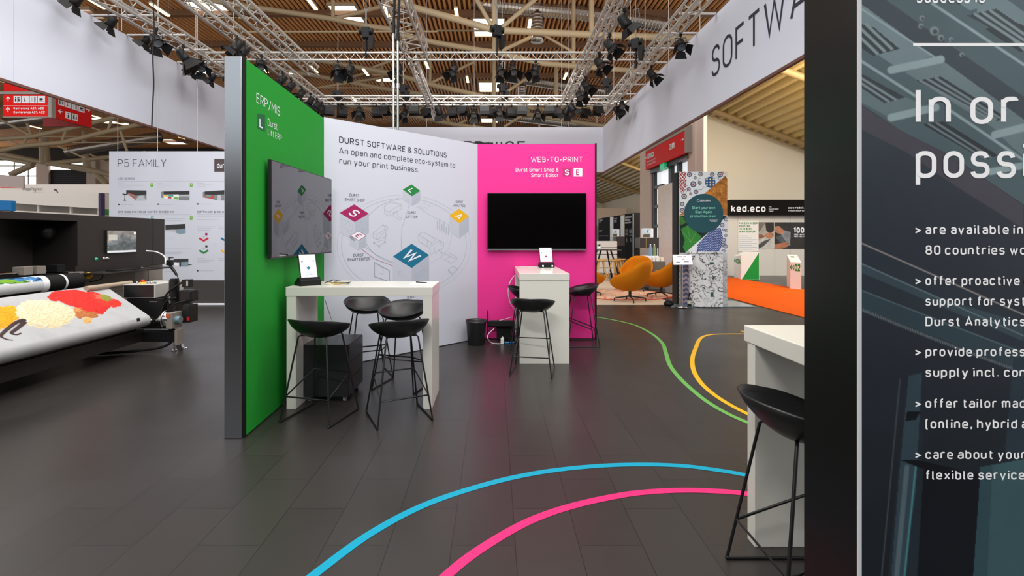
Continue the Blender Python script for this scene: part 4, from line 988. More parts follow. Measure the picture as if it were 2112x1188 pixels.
# monitor
b = MB(); b.bbox(XM-.005, XM+.03, 7.09, 7.68, 1.285, 1.635, .004); mo = b.build('monitor', M_black, pm)
mp = Print(90, 52, (118, 116, 112))
mp.poly([(0,30),(20,22),(38,14),(46,6),(54,14),(64,12),(74,20),(90,18),(90,46),(0,46)], (96, 100, 104)); mp.poly([(0,36),(26,32),(50,24),(70,30),(90,26),(90,46),(0,46)], (74, 82, 84))
mp.mul(.75+.5*mp.noise(7, 5)); mp.poly([(4,10),(30,9),(30,22),(4,23)], (176, 176, 166), .85); mp.poly([(0,47),(90,47),(90,52),(0,52)], (196, 200, 204)); mp.poly([(82,4),(88,4),(88,8),(82,8)], (226, 226, 226))
for k, c in enumerate(((200,60,40),(220,170,40),(90,150,200),(200,200,200))): mp.poly([(2,14+k*8),(4,14+k*8),(4,16+k*8),(2,16+k*8)], c)
mp.build('monitor_screen', lambda u, v: Vector((XM+.0315, 7.10+.57*u, 1.625-.33*v)), vcol_mat('screen_lit', .2, .4, emit=.55), mo)
b = MB()
for y, m in ((6.93,0),(7.07,1),(7.13,1)):
    b = MB(); b.lathe([(0,.02),(.02,.02),(.022,0),(.03,0)], (XM, y, 1.215), 14, axis='X'); b.build('push_button', [mat('button_green', (70, 170, 140), .4), M_steel][m], pm)
b = MB(); b.bbox(XM, XM+.40, 6.57, 7.97, 1.02, 1.04, .003); b.box(XM, XM+.02, 6.57, 7.97, 1.04, 1.13); b.build('keyboard_shelf', M_mach, pm)
b = MB(); b.bbox(XM+.16, XM+.32, 6.9, 7.36, 1.041, 1.058, .004); solo('keyboard', b, M_black, 'flat black keyboard lying on the shelf of the printing machine', 'keyboard')
b = MB(); b.ball((XM+.22, 7.52, 1.041), .035, n=12, sx=1.4, sy=.8, sz=.9); b2 = MB(); 
solo('computer_mouse', b, M_black, 'black computer mouse beside the keyboard on the machine shelf', 'computer mouse')
def cabletube(name, pts, r, m, parent):
    b = MB(); P = [Vector(p) for p in pts]; S = []; k = len(P)
    for i in range(k-1):
        p0, p1, p2, p3 = [P[max(0, min(k-1, i+d_))] for d_ in (-1, 0, 1, 2)]
        for j in range(7):
            u = j/7; S.append(.5*((2*p1)+(p2-p0)*u+(2*p0-5*p1+4*p2-p3)*u*u+(3*p1-p0-3*p2+p3)*u**3))
    S.append(P[-1]); b.tube(S, r, 7); return b.build(name, m, parent)
cabletube('scanner_cable', [(XM+.02,7.9,1.30),(XM+.12,8.0,1.28),(XM+.22,8.05,1.20),(XM+.28,8.0,1.08)], .012, M_cabw, pm)
t = thing('hand_scanner', 'black hand scanner hanging at the end of the machine shelf', 'scanner', (XM+.40, 7.98, .86))
b = MB(); b.tube([(XM+.36,7.98,1.10),(XM+.37,7.98,1.04),(XM+.42,7.98,.98),(XM+.47,7.98,.90)], .028, 10, r2=.02); b.build('grip', M_black, t)
b = MB(); b.bbox(XM+.31, XM+.40, 7.95, 8.02, 1.06, 1.15, .01); b.build('scan_head', M_black, t)
b = MB(); b.tube([(XM+.47,7.98,.90),(XM+.50,7.98,.84),(XM+.53,7.98,.74)], .006, 6); b.build('cord', M_blackm, t)
# emergency stop on bracket, facing right
b = MB(); b.bbox(XM+.0, XM+.10, 6.48, 6.62, .95, 1.06, .004); b.build('button_bracket', M_machlow, pm)
b = MB(); b.lathe([(0,.03),(.045,.03),(.045,0),(0,0)], (XM+.11, 6.66, 1.0), 16, axis='Y'); e = b.build('emergency_stop', M_yel, pm)
b = MB(); b.lathe([(0,.075),(.03,.075),(.034,.055),(.02,.03),(0,.03)], (XM+.11, 6.66, 1.0), 16, axis='Y'); b.build('stop_knob', M_estop, e)
# dark take-up roller with printed web above
b = MB(); b.cyl((-5.42,3.0,.965),(-5.42,6.30,.965),.105,28); b.cyl((-5.42,6.02,.965),(-5.42,6.05,.965),.1055,28,1); b.cyl((-5.42,5.72,.965),(-5.42,5.80,.965),.1068,28,1)
b.build('print_roller', [M_blackm, M_inkw], pm)
pr = Print(220, 40, (225, 230, 228)); nz = pr.noise(14, 9); nz2 = pr.noise(9, 21)
pr.put(nz > .52, (60, 120, 60)); pr.put(nz > .62, (120, 170, 50)); pr.put((nz2 > .6), (70, 130, 190)); pr.put(nz2 > .72, (20, 50, 70)); pr.poly([(0,26),(220,22),(220,40),(0,40)], (214, 218, 220)); pr.poly([(0,14),(40,16),(52,40),(0,40)], (110, 40, 60))
pr.build('printed_web', lambda u, v: Vector((-5.42+.107*math.cos(math.radians(115-v*150)), 3.0+2.72*u, .965+.107*math.sin(math.radians(115-v*150)))), vcol_mat('web_print', .35, .4), pm)
b = MB(); b.box(-5.35, -5.20, 3.0, 6.40, .80, .87); b.build('cross_beam', M_mach, pm)
b = MB(); b.cyl((-5.14,6.1,.88),(-5.14,6.85,.88),.035,16); b.build('guide_roller', mat('roller_tan', (176, 160, 140), .4), pm)
# tilted printed cloth over the lower roller
U = Vector((-5.20, 0, .895)); RC = Vector((-4.655, 0, .425)); RR = .082
dd = (RC-U); L_ = dd.length; ang = math.atan2(dd.z, dd.x)
tang = math.sqrt(L_*L_-RR*RR); off_ = math.asin(RR/L_); dirn = ang+off_
T_ = U+Vector((math.cos(dirn), 0, math.sin(dirn)))*tang
wrap_len = RR*math.radians(150); S_ = tang+wrap_len
def cloth(s):
    if s <= tang: return U+(T_-U)*(s/tang)
    a0 = math.atan2((T_-RC).z, (T_-RC).x); a = a0-(s-tang)/RR
    return RC+Vector((math.cos(a), 0, math.sin(a)))*RR
Y0c, Y1c = 3.2, 6.45
cw, ch_ = 640, 176
cp = Print(cw, ch_, (184, 186, 188))
PC = Plane(U, (-(T_-U).z, 0, (T_-U).x))
def c3(x, y):
    h = PC.hit(x*.2525, 480+y*.2525); return ((h.y-Y0c)/(Y1c-Y0c)*(cw-1), math.hypot(h.x-U.x, h.z-U.z)/S_*(ch_-1))
def cpts(*p): return [c3(*q) for q in p]
# soft printed creases of the backdrop
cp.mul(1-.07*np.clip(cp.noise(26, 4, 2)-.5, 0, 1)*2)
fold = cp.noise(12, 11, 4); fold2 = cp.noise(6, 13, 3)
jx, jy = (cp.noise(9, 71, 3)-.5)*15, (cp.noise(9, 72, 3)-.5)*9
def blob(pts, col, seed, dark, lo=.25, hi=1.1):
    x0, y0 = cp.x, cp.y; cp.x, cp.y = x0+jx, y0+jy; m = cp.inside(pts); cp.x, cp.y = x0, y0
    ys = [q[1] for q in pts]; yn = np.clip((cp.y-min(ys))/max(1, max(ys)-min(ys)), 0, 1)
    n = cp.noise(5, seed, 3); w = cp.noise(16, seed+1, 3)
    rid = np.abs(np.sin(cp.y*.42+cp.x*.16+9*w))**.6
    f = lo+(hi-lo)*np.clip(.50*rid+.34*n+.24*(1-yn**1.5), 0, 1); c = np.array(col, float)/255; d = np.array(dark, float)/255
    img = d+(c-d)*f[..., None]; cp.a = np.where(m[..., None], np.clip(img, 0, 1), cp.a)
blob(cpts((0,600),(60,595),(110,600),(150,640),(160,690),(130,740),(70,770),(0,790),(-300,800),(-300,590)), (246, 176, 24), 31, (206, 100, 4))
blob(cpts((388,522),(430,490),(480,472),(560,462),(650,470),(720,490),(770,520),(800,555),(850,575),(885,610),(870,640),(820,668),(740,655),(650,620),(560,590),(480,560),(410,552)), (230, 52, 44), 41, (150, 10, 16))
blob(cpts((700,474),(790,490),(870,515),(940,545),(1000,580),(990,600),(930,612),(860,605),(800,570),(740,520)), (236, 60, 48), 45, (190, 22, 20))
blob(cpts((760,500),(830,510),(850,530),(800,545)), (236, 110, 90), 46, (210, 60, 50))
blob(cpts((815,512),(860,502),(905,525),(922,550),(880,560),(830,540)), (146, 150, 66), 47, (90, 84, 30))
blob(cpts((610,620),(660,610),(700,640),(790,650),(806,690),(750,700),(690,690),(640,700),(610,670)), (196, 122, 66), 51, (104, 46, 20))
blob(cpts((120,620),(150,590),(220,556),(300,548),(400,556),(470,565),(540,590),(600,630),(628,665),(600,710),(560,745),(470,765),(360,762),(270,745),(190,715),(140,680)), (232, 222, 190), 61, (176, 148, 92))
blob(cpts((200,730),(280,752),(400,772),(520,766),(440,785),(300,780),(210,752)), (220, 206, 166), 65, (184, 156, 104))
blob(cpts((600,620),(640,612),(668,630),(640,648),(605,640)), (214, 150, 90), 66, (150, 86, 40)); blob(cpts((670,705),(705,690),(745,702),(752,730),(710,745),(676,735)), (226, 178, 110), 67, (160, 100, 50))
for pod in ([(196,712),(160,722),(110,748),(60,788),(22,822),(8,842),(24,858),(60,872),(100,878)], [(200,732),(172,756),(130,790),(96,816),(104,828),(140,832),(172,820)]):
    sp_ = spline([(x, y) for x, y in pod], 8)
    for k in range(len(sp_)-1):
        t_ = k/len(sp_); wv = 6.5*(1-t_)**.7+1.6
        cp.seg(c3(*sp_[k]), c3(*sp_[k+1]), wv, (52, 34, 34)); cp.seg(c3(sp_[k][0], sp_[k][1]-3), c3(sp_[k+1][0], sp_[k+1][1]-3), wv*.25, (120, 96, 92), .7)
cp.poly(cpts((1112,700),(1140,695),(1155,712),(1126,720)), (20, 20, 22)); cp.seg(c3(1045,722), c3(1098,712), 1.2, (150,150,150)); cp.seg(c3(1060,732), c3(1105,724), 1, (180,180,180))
pf_ = thing('printed_cloth', 'white cloth printed with ice cream scoops, stretched down the printing machine', 'printed cloth', (-4.9, 4.8, .35))
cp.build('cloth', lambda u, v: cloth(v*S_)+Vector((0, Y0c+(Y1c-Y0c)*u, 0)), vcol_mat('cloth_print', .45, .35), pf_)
# frame below
b = MB(); b.cyl((RC.x,3.2,RC.z),(RC.x,6.44,RC.z),RR-.004,24); b.build('lower_roller', M_mach, pm)
b = MB(); b.bbox(-4.90, -4.70, 3.0, 6.5, .14, .30, .004); b.box(-5.2, -4.74, 3.0, 6.42, .30, .345); b.build('base_beam', M_mach, pm)
b = MB(); b.bbox(-5.5, -4.24, 6.46, 6.60, .13, .265, .004)
for x in (-4.62, -4.50):
    for z in (.16, .23): b.cyl((x,6.455,z),(x,6.461,z),.006,8,1)
b.build('end_foot', [M_black, M_steel], pm)
b = MB(); b.box(-4.26,-4.225,6.455,6.6,.10,.29); b.build('foot_plate', M_machlow, pm)
b = MB(); b.cyl((-4.31,6.53,.0),(-4.31,6.53,.012),.035,16); b.cyl((-4.31,6.53,.01),(-4.31,6.53,.13),.012,10); b.build('levelling_foot', M_steel, pm)
b = MB(); b.cyl((-4.22,6.50,.035),(-4.22,6.53,.035),.035,16); b.hexa([(-4.26,6.49,.04),(-4.17,6.49,.03),(-4.17,6.54,.03),(-4.26,6.54,.04),(-4.26,6.49,.09),(-4.2,6.49,.09),(-4.2,6.54,.09),(-4.26,6.54,.09)]); b.cyl((-4.2,6.515,.06),(-4.13,6.515,.035),.007,8); b.build('caster', M_steel, pm)
# end gearbox
Yg = 6.52
b = MB(); b.cyl((-4.64,6.45,RC.z),(-4.64,6.55,RC.z),.03,14); b.tube([(-4.62,Yg,.40),(-4.46,Yg,.42)], .028, 14); b.build('spindle', M_steel, pm)
b = MB(); b.lathe([(.03,-.09),(.085,-.05),(.115,0),(.118,.02),(.10,.05),(.10,.08),(.07,.10),(0,.10)], (-4.43, Yg, .425), 26, axis='X'); b.lathe([(.119,.005),(.126,.01),(.126,.025),(.119,.03)], (-4.43, Yg, .425), 26, axis='X'); b.build('chuck', M_steel, pm)
b = MB(); b.bbox(-4.36, -4.28, Yg-.09, Yg+.12, .31, .52, .004); b.build('gearbox', M_machlow, pm)
b = MB(); b.box(-4.36, -4.30, Yg-.095, Yg-.089, .46, .51); b.build('warning_label', mat('label_orange', (206, 96, 58), .5), pm)
b = MB(); b.cyl((-4.28,Yg,.42),(-4.22,Yg,.42),.05,16); b.build('coupling', mat('coupling_blue', (140, 176, 186), .3, .6), pm)
b = MB(); b.bbox(-4.27, -4.16, 6.62, 6.80, .36, .60, .004); bb2 = b.build('drive_motor', M_black, pm)
b = MB(); b.box(-4.20, -4.165, 6.615, 6.62, .39, .44); b.build('red_sticker', M_estop, bb2)
b = MB(); b.tube([(-4.40,Yg-.02,.33),(-4.30,Yg,.27)], .022, 8); b.build('brace', M_mach, pm)
b = MB(); b.bbox(-5.05, -4.62, 6.60, 7.2, .70, .885, .004); b.build('control_box', M_lightgrey, pm)
b = MB(); b.bbox(-5.04, -4.635, 6.592, 6.60, .71, .875, .002); b.build('control_box_front', M_black, pm)
b = MB(); b.lathe([(.034,0),(.034,.025),(0,.025)], (-4.86, 6.70, .885), 16); e = b.build('emergency_stop', M_yel, pm)
b = MB(); b.lathe([(.02,.02),(.028,.035),(.022,.055),(0,.058)], (-4.86, 6.70, .885), 16); b.build('stop_knob', M_estop, e)
for x in (-4.94, -4.79, -4.74, -4.69):
    b = MB(); b.lathe([(.016,0),(.016,.018),(.01,.03),(0,.03)], (x, 6.70, .885), 12); b.build('push_button', M_steel, pm)
b = MB(); b.bbox(-5.02, -4.54, 6.61, 7.25, .28, .69, .006); b.build('motor_cover', M_blackm, pm)
b = MB()
for i in range(5): b.box(-4.70+i*.022, -4.685+i*.022, 6.605, 6.61, .645, .655)
tag(b.build('cover_marking', M_machlow, pm), 'row of small pale marks'); bpy.data.objects[-1 if False else pm.children[-1].name]['kind'] = 'stuff'
b = MB(); b.cyl((-4.44,6.72,.60),(-4.44,6.72,.93),.062,18); b.cyl((-4.44,6.72,.93),(-4.44,6.72,.955),.05,18); b.bbox(-4.50,-4.38,6.66,6.78,.50,.62,.004); b.build('column_motor', M_black, pm)
b = MB(); b.cyl((-4.45,6.66,.62),(-4.45,6.66,.72),.024,12); b.build('motor_fitting', M_steel, pm)
b = MB(); b.bbox(-4.30, -4.20, 6.66, 6.76, .84, .945, .004); b.box(-4.232,-4.21,6.655,6.66,.86,.93,1); b.build('junction_box', [M_black, M_lightgrey], pm)
b = MB(); b.bbox(-4.34, -4.17, 6.66, 6.84, .64, .80, .02); b.cyl((-4.20,6.7,.62),(-4.17,6.7,.56),.02,10); b.build('encoder', M_black, pm)
for pts in ([(-4.30,6.68,.91),(-4.42,6.60,.80),(-4.50,6.58,.66),(-4.52,6.58,.5)], [(-4.36,6.64,.70),(-4.46,6.58,.66),(-4.52,6.56,.5)], [(-4.22,6.64,.66),(-4.34,6.58,.62),(-4.42,6.56,.5)]):
    cabletube('motor_cable', pts, .013, M_blackm, pm)
cabletube('floor_hose', [(-4.30,6.5,.16),(-4.42,6.45,.07),(-4.8,6.35,.03),(-5.3,6.2,.03)], .018, M_blackm, pm)
cabletube('hanging_cable', [(XM+.05,7.0,1.02),(XM+.06,6.95,.93),(XM+.02,6.8,.90)], .007, M_blackm, pm)
# ================================================================== STANDS FAR LEFT
YI = 24
t = thing('exhibition_stand', 'pale exhibition stand far behind the machine lettered ImagePerfect', 'exhibition stand', (-22, YI, 0))
def slabpx(b, pts, Y, d, m=0): b.slab([at(x, y, Y) for x, y in pts], (0, d, 0), m)
b = MB(); slabpx(b, [(-30,380),(228,380),(228,399),(-30,399)], YI, .3); b.build('fascia', mat('stand_white', (224, 216, 210), .7), t)
b = MB(); pli = Plane((0, YI-.01, 0), (0,-1,0)); 
text_px(b, pli, 'ImagePerfect', 46, 392.5, 88, 386.5, .12); poly_px(b, pli, [(70,393),(72.5,396.5),(76,388),(72.5,394)])
b.build('lettering', M_grey, t)
b = MB(); rect_px(b, pli, 111,390,116,393); poly_px(b, pli, [(113,390),(116,390),(121,398),(118,398)]); b.build('picture', mat('ink_dusk', (110, 84, 96), .6), t)
b = MB(); slabpx(b, [(0,391.5),(68,395.5),(68,422),(0,416.5)], YI-4, 1); slabpx(b, [(68,398),(203,398),(203,430),(68,422)], YI-4, 1); b.build('counter_panel', mat('stand_cream', (224, 220, 212), .6), t)
b = MB(); slabpx(b, [(20,418),(203,430),(203,441),(20,433)], YI-3.4, .05); b.build('shelf_back', M_machlow, t)
for x in (78, 145, 202):
    b = MB(); slabpx(b, [(x-1.5,421),(x+1.5,421),(x+1.5,442),(x-1.5,442)], YI-3.8, .1); b.build('post', MATS['stand_cream'], t)
b = MB(); slabpx(b, [(-20,432),(206,443),(206,446.5),(-20,438)], YI-4.1, .5); b.build('shelf', MATS['stand_cream'], t)
b = MB(); slabpx(b, [(-20,446),(206,446),(206,549),(-20,549)], YI-4, .5); b.build('counter_base', MATS['stand_cream'], t)
b = MB(); slabpx(b, [(203.5,398),(208.5,398),(208.5,549),(203.5,549)], YI-4.2, .2); solo('post', b, mat('post_violet', (56, 38, 84), .6), 'dark violet post at the corner of the pale far stand', 'post')
b = MB(); slabpx(b, [(208,418),(228,418),(228,562),(208,562)], YI-2, .3); slabpx(b, [(208,428),(228,428),(228,444),(208,444)], YI-2.02, .02, 1); solo('divider_board', b, [MATS['stand_white'], mat('leaf_panel', (40, 120, 52), .7, noise=.5, nscale=3)], 'pale panel with a green leafy picture beside the violet post', 'panel')
b = MB(); slabpx(b, [(-40,357),(48.5,364),(48.5,388),(-40,382)], 17, .06); slabpx(b, [(-40,383),(10,386),(48,388.3),(-40,387)], 16.98, .02, 1); solo('hanging_banner', b, [mat('banner_taupe', (178, 164, 160), .7), MATS['stop_red']], 'taupe banner with a red lower edge hanging at the far left', 'banner')
b = MB(); slabpx(b, [(-40,411.5),(23.5,414),(23.5,435),(-40,434.5)], 13, .12); b.box(at(-40,0,13).x, at(20,0,13).x, 13.0, 13.12, 0, at(0,434,13).z, 1); solo('display_box', b, [mat('box_blue', (0, 120, 190), .6), M_grey], 'bright blue display box at the far left edge', 'display')
# ================================================================== SIGN AGAIN TOWER
YT = 10.8
def c7(x, y): return (1380+x*.2693, 340+y*.2693)
t = thing('display_tower', 'tall patterned display tower with round teal sign reading Start your own Sign Again production plant', 'display tower', (4.63, YT, 0))
tx0, tx1, tz = (1400.5-CX)/FP*YT, (1500-CX)/FP*YT, EYE+.132*YT
b = MB(); b.box(tx0, tx1, YT, YT+.25, 0, tz); b.build('core', mat('tower_core', (200, 200, 200), .6), t)
b = MB(); b.box(tx0-.06, tx0-.012, YT-.02, YT+.25, 0, tz-.02); tag(b.build('black_edge', M_blackm, t), 'black vertical edge strip')
tp = Print(200, 562, (226, 228, 230))
def g7(*p): return [((c7(*q)[0]-1400.5)*2, (c7(*q)[1]-354)*2) for q in p]
n1, n2, n3 = tp.noise(10, 1), tp.noise(24, 2), tp.noise(5, 3)
rng = random.Random(5)
def rosette(x, y, r, c1, c2):
    (gx, gy), = g7((x, y)); r *= .54
    m, u, v = tp.ell(gx, gy, r, r, soft=.12); tp.put(m, c1); m, u, v = tp.ell(gx, gy, r*.62, r*.62, soft=.2); tp.put(m, (220, 224, 226))
    m, u, v = tp.ell(gx, gy, r*.4, r*.4, soft=.2); tp.put(m, c2)
    for k in range(8):
        a = k*math.pi/4; m, u, v = tp.ell(gx+r*.8*math.cos(a), gy+r*.8*math.sin(a), r*.24, r*.24, soft=.3); tp.put(m, c1)
for k in range(26):
    x, y = 140+rng.random()*290, 70+rng.random()*330; (gx, gy), = g7((x, y))
    for j in range(7): 
        a = k+j*.35; tp.seg((gx+12*math.cos(a), gy+12*math.sin(a)), (gx+12*math.cos(a+.35), gy+12*math.sin(a+.35)), 1.6, (70, 96, 96))
for x, y, r in ((155,75,20),(240,72,18),(200,100,12),(185,150,24),(235,140,15),(150,190,16),(205,210,18),(115,245,22),(165,225,12),(100,305,18),(100,355,20),(330,75,18),(390,75,22),(410,62,12),(280,110,8),(125,330,10)):
    rosette(x, y, r, (70, 82, 112) if (x+y) % 3 else (60, 92, 100), (176, 60, 60))
rosette(312,118,14,(180,60,50),(60,110,80))
m, u, v = tp.ell(*g7((315,135))[0], 22, 24, soft=.06); tp.put(m, (40, 84, 140)); 
for k in range(9):
    m, u, v = tp.ell(*g7((290+(k % 3)*25, 112+(k//3)*22))[0], 4, 4, soft=.3); tp.put(m, (236, 226, 170))
sq = tp.inside(g7((78,50),(128,50),(132,190),(96,230),(78,180))); tp.put(sq & (np.sin(tp.x*.55+6*n1)*np.sin(tp.y*.42+6*n2) > -.1), (160, 44, 44)); 
wood = tp.inside(g7((446,70),(446,392),(78,392),(265,228)))
wc = np.clip(.55+.9*(tp.noise(4, 7)-.5)+.8*(n2-.5), 0, 1)[..., None]; tp.a = np.where(wood[..., None], np.array([110, 56, 12])/255*(1-wc)+np.array([232, 158, 62])/255*wc, tp.a)
tp.poly(g7((415,60),(446,52),(446,110)), (226, 214, 190))
tp.poly(g7((78,396),(446,396),(125,684),(78,684)), (22, 44, 30))
tp.poly(g7((90,500),(150,465),(215,530),(250,560),(215,610),(175,655),(130,690),(105,640),(120,590)), (52, 132, 52)); tp.poly(g7((78,396),(110,410),(130,450),(90,470)), (60, 120, 40))
for e in ((100,520),(140,480),(200,540),(110,600),(215,600)): tp.seg(g7((165,600))[0], g7(e)[0], 1.4, (120, 180, 100))
tp.poly(g7((446,396),(446,700),(125,700),(125,684)), (226, 228, 232))
for k in range(14): rosette(405+rng.random()*36, 420+rng.random()*270, 10+rng.random()*8, (96, 104, 124), (150, 150, 170))
va = tp.inside(g7((330,500),(395,490),(412,560),(400,640),(370,690),(210,690),(215,625),(270,560))); tp.put(va, (34, 62, 132)); 
dots = va & (np.sin(tp.x*.75)*np.sin(tp.y*.62+tp.x*.1) > .42); tp.put(dots, (216, 224, 240))
tp.poly(g7((78,684),(446,684),(446,1110),(78,1110)), (206, 206, 210)); tp.mul(1-.22*((tp.y > 370) & (n3 > .55)))
scale_ = tp.inside(g7((78,700),(190,690),(190,1110),(78,1110))); ph = np.abs(np.sin(tp.y*.16+np.abs(np.sin(tp.x*.16))*1.2))
tp.a = np.where(scale_[..., None], (np.array([96, 100, 140])/255*ph[..., None]+np.array([226, 190, 176])/255*(1-ph[..., None]))*(.7+.6*n2[..., None]), tp.a); tp.a = np.clip(tp.a, 0, 1)
tp.build('patterned_print', lambda u, v: Vector((tx0+(tx1-tx0)*u, YT-.003, tz-(tz)*v)), vcol_mat('tower_print', .5, .3), t)
PT = Plane((0, YT-.004, 0), (0,-1,0))
b = MB(); cc = c7(265, 372); b.slab([PT.hit(x, y, .004) for x, y in ellipse_pts(*cc, 40.4, 40.4, n=56)[:-1]], (0, .003, 0)); b.build('round_sign', mat('sign_teal', (12, 76, 84), .6), t)
b = MB()
for s, x0, x1, yb, ct in (('Start your own',175,352,338,318),('Sign Again',200,327,370,350),('production plant',163,363,402,382)):
    text_px(b, PT, s, *c7(x0, yb), c7(x1, yb)[0], c7(x0, ct)[1], .14, lift=.008)
b.build('lettering', mat('ink_mint', (150, 226, 200), .6), t)
b = MB(); text_px(b, PT, 'SIGNAGAIN', *c7(235, 281), c7(315, 281)[0], c7(235, 268)[1], .16, lift=.008); line_px(b, PT, ellipse_pts(*c7(222,274), 2.2, 2.4, 40, 320, 14), .6, 0, .008)
text_px(b, PT, 'become part of', *c7(310, 427), c7(370, 427)[0], c7(310, 419)[1], .16, lift=.008); text_px(b, PT, 'the change', *c7(318, 437), c7(364, 437)[0], c7(318, 429)[1], .16, lift=.008)
b.build('small_lettering', M_inkw, t)
# marble plinth
def marble():
    m = bpy.data.materials.new('crackle_marble'); m.use_nodes = True; nt = m.node_tree; bs = nt.nodes['Principled BSDF']
    tc = nt.nodes.new('ShaderNodeTexCoord'); nz = nt.nodes.new('ShaderNodeTexNoise'); nz.inputs['Scale'].default_value = 4.5; nz.inputs['Detail'].default_value = 7; nz.inputs['Distortion'].default_value = 1.6
    nt.links.new(tc.outputs['Object'], nz.inputs['Vector'])
    cr = nt.nodes.new('ShaderNodeValToRGB'); e = cr.color_ramp.elements
    e[0].position = .40; e[0].color = rgb(232, 232, 232); e[1].position = .60; e[1].color = rgb(230, 230, 230)
    for p, c in ((.475, 226), (.492, 60), (.508, 70), (.525, 224)): q = e.new(p); q.color = rgb(c, c, c)
    nt.links.new(nz.outputs['Fac'], cr.inputs[0]); nt.links.new(cr.outputs[0], bs.inputs['Base Color']); bs.inputs['Roughness'].default_value = .25
    return m
M_marble = marble()
pl = thing('display_plinth', 'white black-veined marble plinth standing before the patterned tower', 'plinth', (4.6, 10.55, 0))
b = MB(); b.slab([(4.42,10.40,.02),(4.90,10.40,.02),(4.96,10.70,.02),(4.30,10.74,.02),(4.26,10.55,.02)], (0,0,1.15)); b.build('plinth_body', M_marble, pl)
b = MB(); b.slab([(4.40,10.38,1.17),(4.92,10.38,1.17),(4.98,10.72,1.17),(4.28,10.76,1.17),(4.24,10.54,1.17)], (0,0,.035)); b.build('top_slab', M_marble, pl)
PPL = Plane((0, 10.398, 0), (0,-1,0)); M_plate = mat('plate_green', (36, 86, 70), .5)
for x0, y0, x1, y1 in ((310,745,342,762),(318,975,340,1012)):
    b = MB(); rect_px(b, PPL, *c7(x0, y0), *c7(x1, y1), 0, .004); b.build('name_plate', M_plate, pl)
b = MB()
for r in (22, 16, 10):
    for k in range(10):
        a = k*math.pi/5+r; x, y = c7(325+r*math.cos(a), 877+r*math.sin(a)); line_px(b, PPL, [(x,y),(x+1.2*math.cos(a+1),y+1.2*math.sin(a+1))], .9, 0, .004)
e = b.build('dotted_mark', M_plate, pl); e['kind'] = 'stuff'
pts = [fl(1384,634), fl(1560,634), fl(1515,622), fl(1396,622)]
b = MB(); b.slab([p+Vector((0,0,.004)) for p in pts], (0,0,.014)); solo('base_plate', b, mat('glass_teal_plate', (120, 136, 140), .12), 'grey glass floor plate under the patterned tower', 'base plate')
t = thing('lectern_sign', 'slim steel lectern with tilted white information panel beside the tower', 'lectern', (4.02, 10.42, .018))
b = MB(); b.cyl((4.02,10.42,.03),(4.02,10.42,.96),.026,14); b.build('post', M_chrome, t)
b = MB(); b.lathe([(0,.012),(.13,.012),(.13,.0),(0,0)], (4.02,10.42,.018), 22); b.build('foot', M_chrome, t)
b = MB(); b.hexa([(3.80,10.30,.925),(4.21,10.30,.925),(4.27,10.52,1.125),(3.86,10.52,1.125),(3.80,10.29,.935),(4.21,10.29,.935),(4.27,10.51,1.137),(3.86,10.51,1.137)])
ip = b.build('info_panel', M_inkw, t)
b = MB()
for k, (u0, u1, v) in enumerate(((.2,.5,.75),(.55,.7,.75),(.45,.6,.5),(.15,.35,.2),(.55,.8,.25))):
    def ipnt(u, v): return Vector((3.80+.41*u+.06*v, 10.29+.22*v-.002, .936+.202*v+.001))
    b.poly([ipnt(u0,v), ipnt(u1,v), ipnt(u1,v+.07), ipnt(u0,v+.07)])
e = b.build('printed_lines', M_grey, ip); e['kind'] = 'stuff'
b = MB(); b.lathe([(0,0),(.04,0),(.042,.01),(.042,.17),(.016,.22),(.015,.28),(.017,.285),(.017,.30),(0,.30)], (4.22,10.5,.018), 20); b.lathe([(.0425,.06),(.0425,.13)], (4.22,10.5,.018), 20, m=1)
solo('bottle', b, [mat('bottle_dark', (24, 26, 24), .15), mat('bottle_label', (196, 190, 176), .6)], 'dark bottle standing on the floor between lectern and marble plinth', 'bottle')
b = MB(); b.lathe([(0,0),(.09,0),(.11,.05),(.07,.10),(0,.12)], (3.86,10.75,.0), 16); solo('lamp_base', b, M_blackm, 'small dark floor spotlight left of the patterned tower', 'floor lamp')
# ================================================================== KED.ECO STAND
YK = 18.8
t = thing('exhibition_stand', 'white exhibition stand with black fascia lettered ked.eco', 'exhibition stand', (11, YK, 0))
def kb(b, x0, y0, x1, y1, d0, d1, m=0):
    a, c = at(x0, y0, YK), at(x1, y1, YK); b.box(a.x, c.x, YK+d0, YK+d1, c.z, a.z, m)
b = MB(); kb(b, 1490, 444, 1730, 568.4, 0, .1)
for x in (1522, 1598, 1630): kb(b, x-.4, 446, x+.4, 568.4, -.004, .0, 1)
b.build('back_wall', [mat('stand_ivory', (212, 206, 196), .7), mat('panel_joint', (186, 178, 168), .7)], t)
b = MB(); kb(b, 1500, 413, 1730, 444.5, -.25, .1); b.build('fascia', mat('fascia_black', (17, 13, 11), .8, spec=.15), t)
PK = Plane((0, YK-.25, 0), (0,-1,0)); PK2 = Plane((0, YK, 0), (0,-1,0))
b = MB(); text_px(b, PK, 'ked.eco', *c7(475,360), c7(738,360)[0], c7(475,308)[1], .17, lift=.01)
text_px(b, PK, 'The', *c7(763,326), c7(783,326)[0], c7(763,318)[1], .18, lift=.01); text_px(b, PK, 'Sustainable', *c7(763,342), c7(838,342)[0], c7(763,333)[1], .18, lift=.01); text_px(b, PK, 'Keder', *c7(763,358), c7(800,358)[0], c7(763,349)[1], .18, lift=.01)
text_px(b, PK, 'www.redoil.', *c7(910,336), c7(1035,336)[0], c7(910,320)[1], .2, lift=.01); text_px(b, PK, 'A KEDER GROUP COMPANY', *c7(912,356), c7(1080,356)[0], c7(912,347)[1], .2, lift=.01)
b.build('lettering', M_inkw, t)
b = MB(); kb(b, *c7(527,428), *c7(682,662), -.03, 0); e = b.build('text_board', mat('board_white', (236, 232, 226), .7), t)
b = MB()
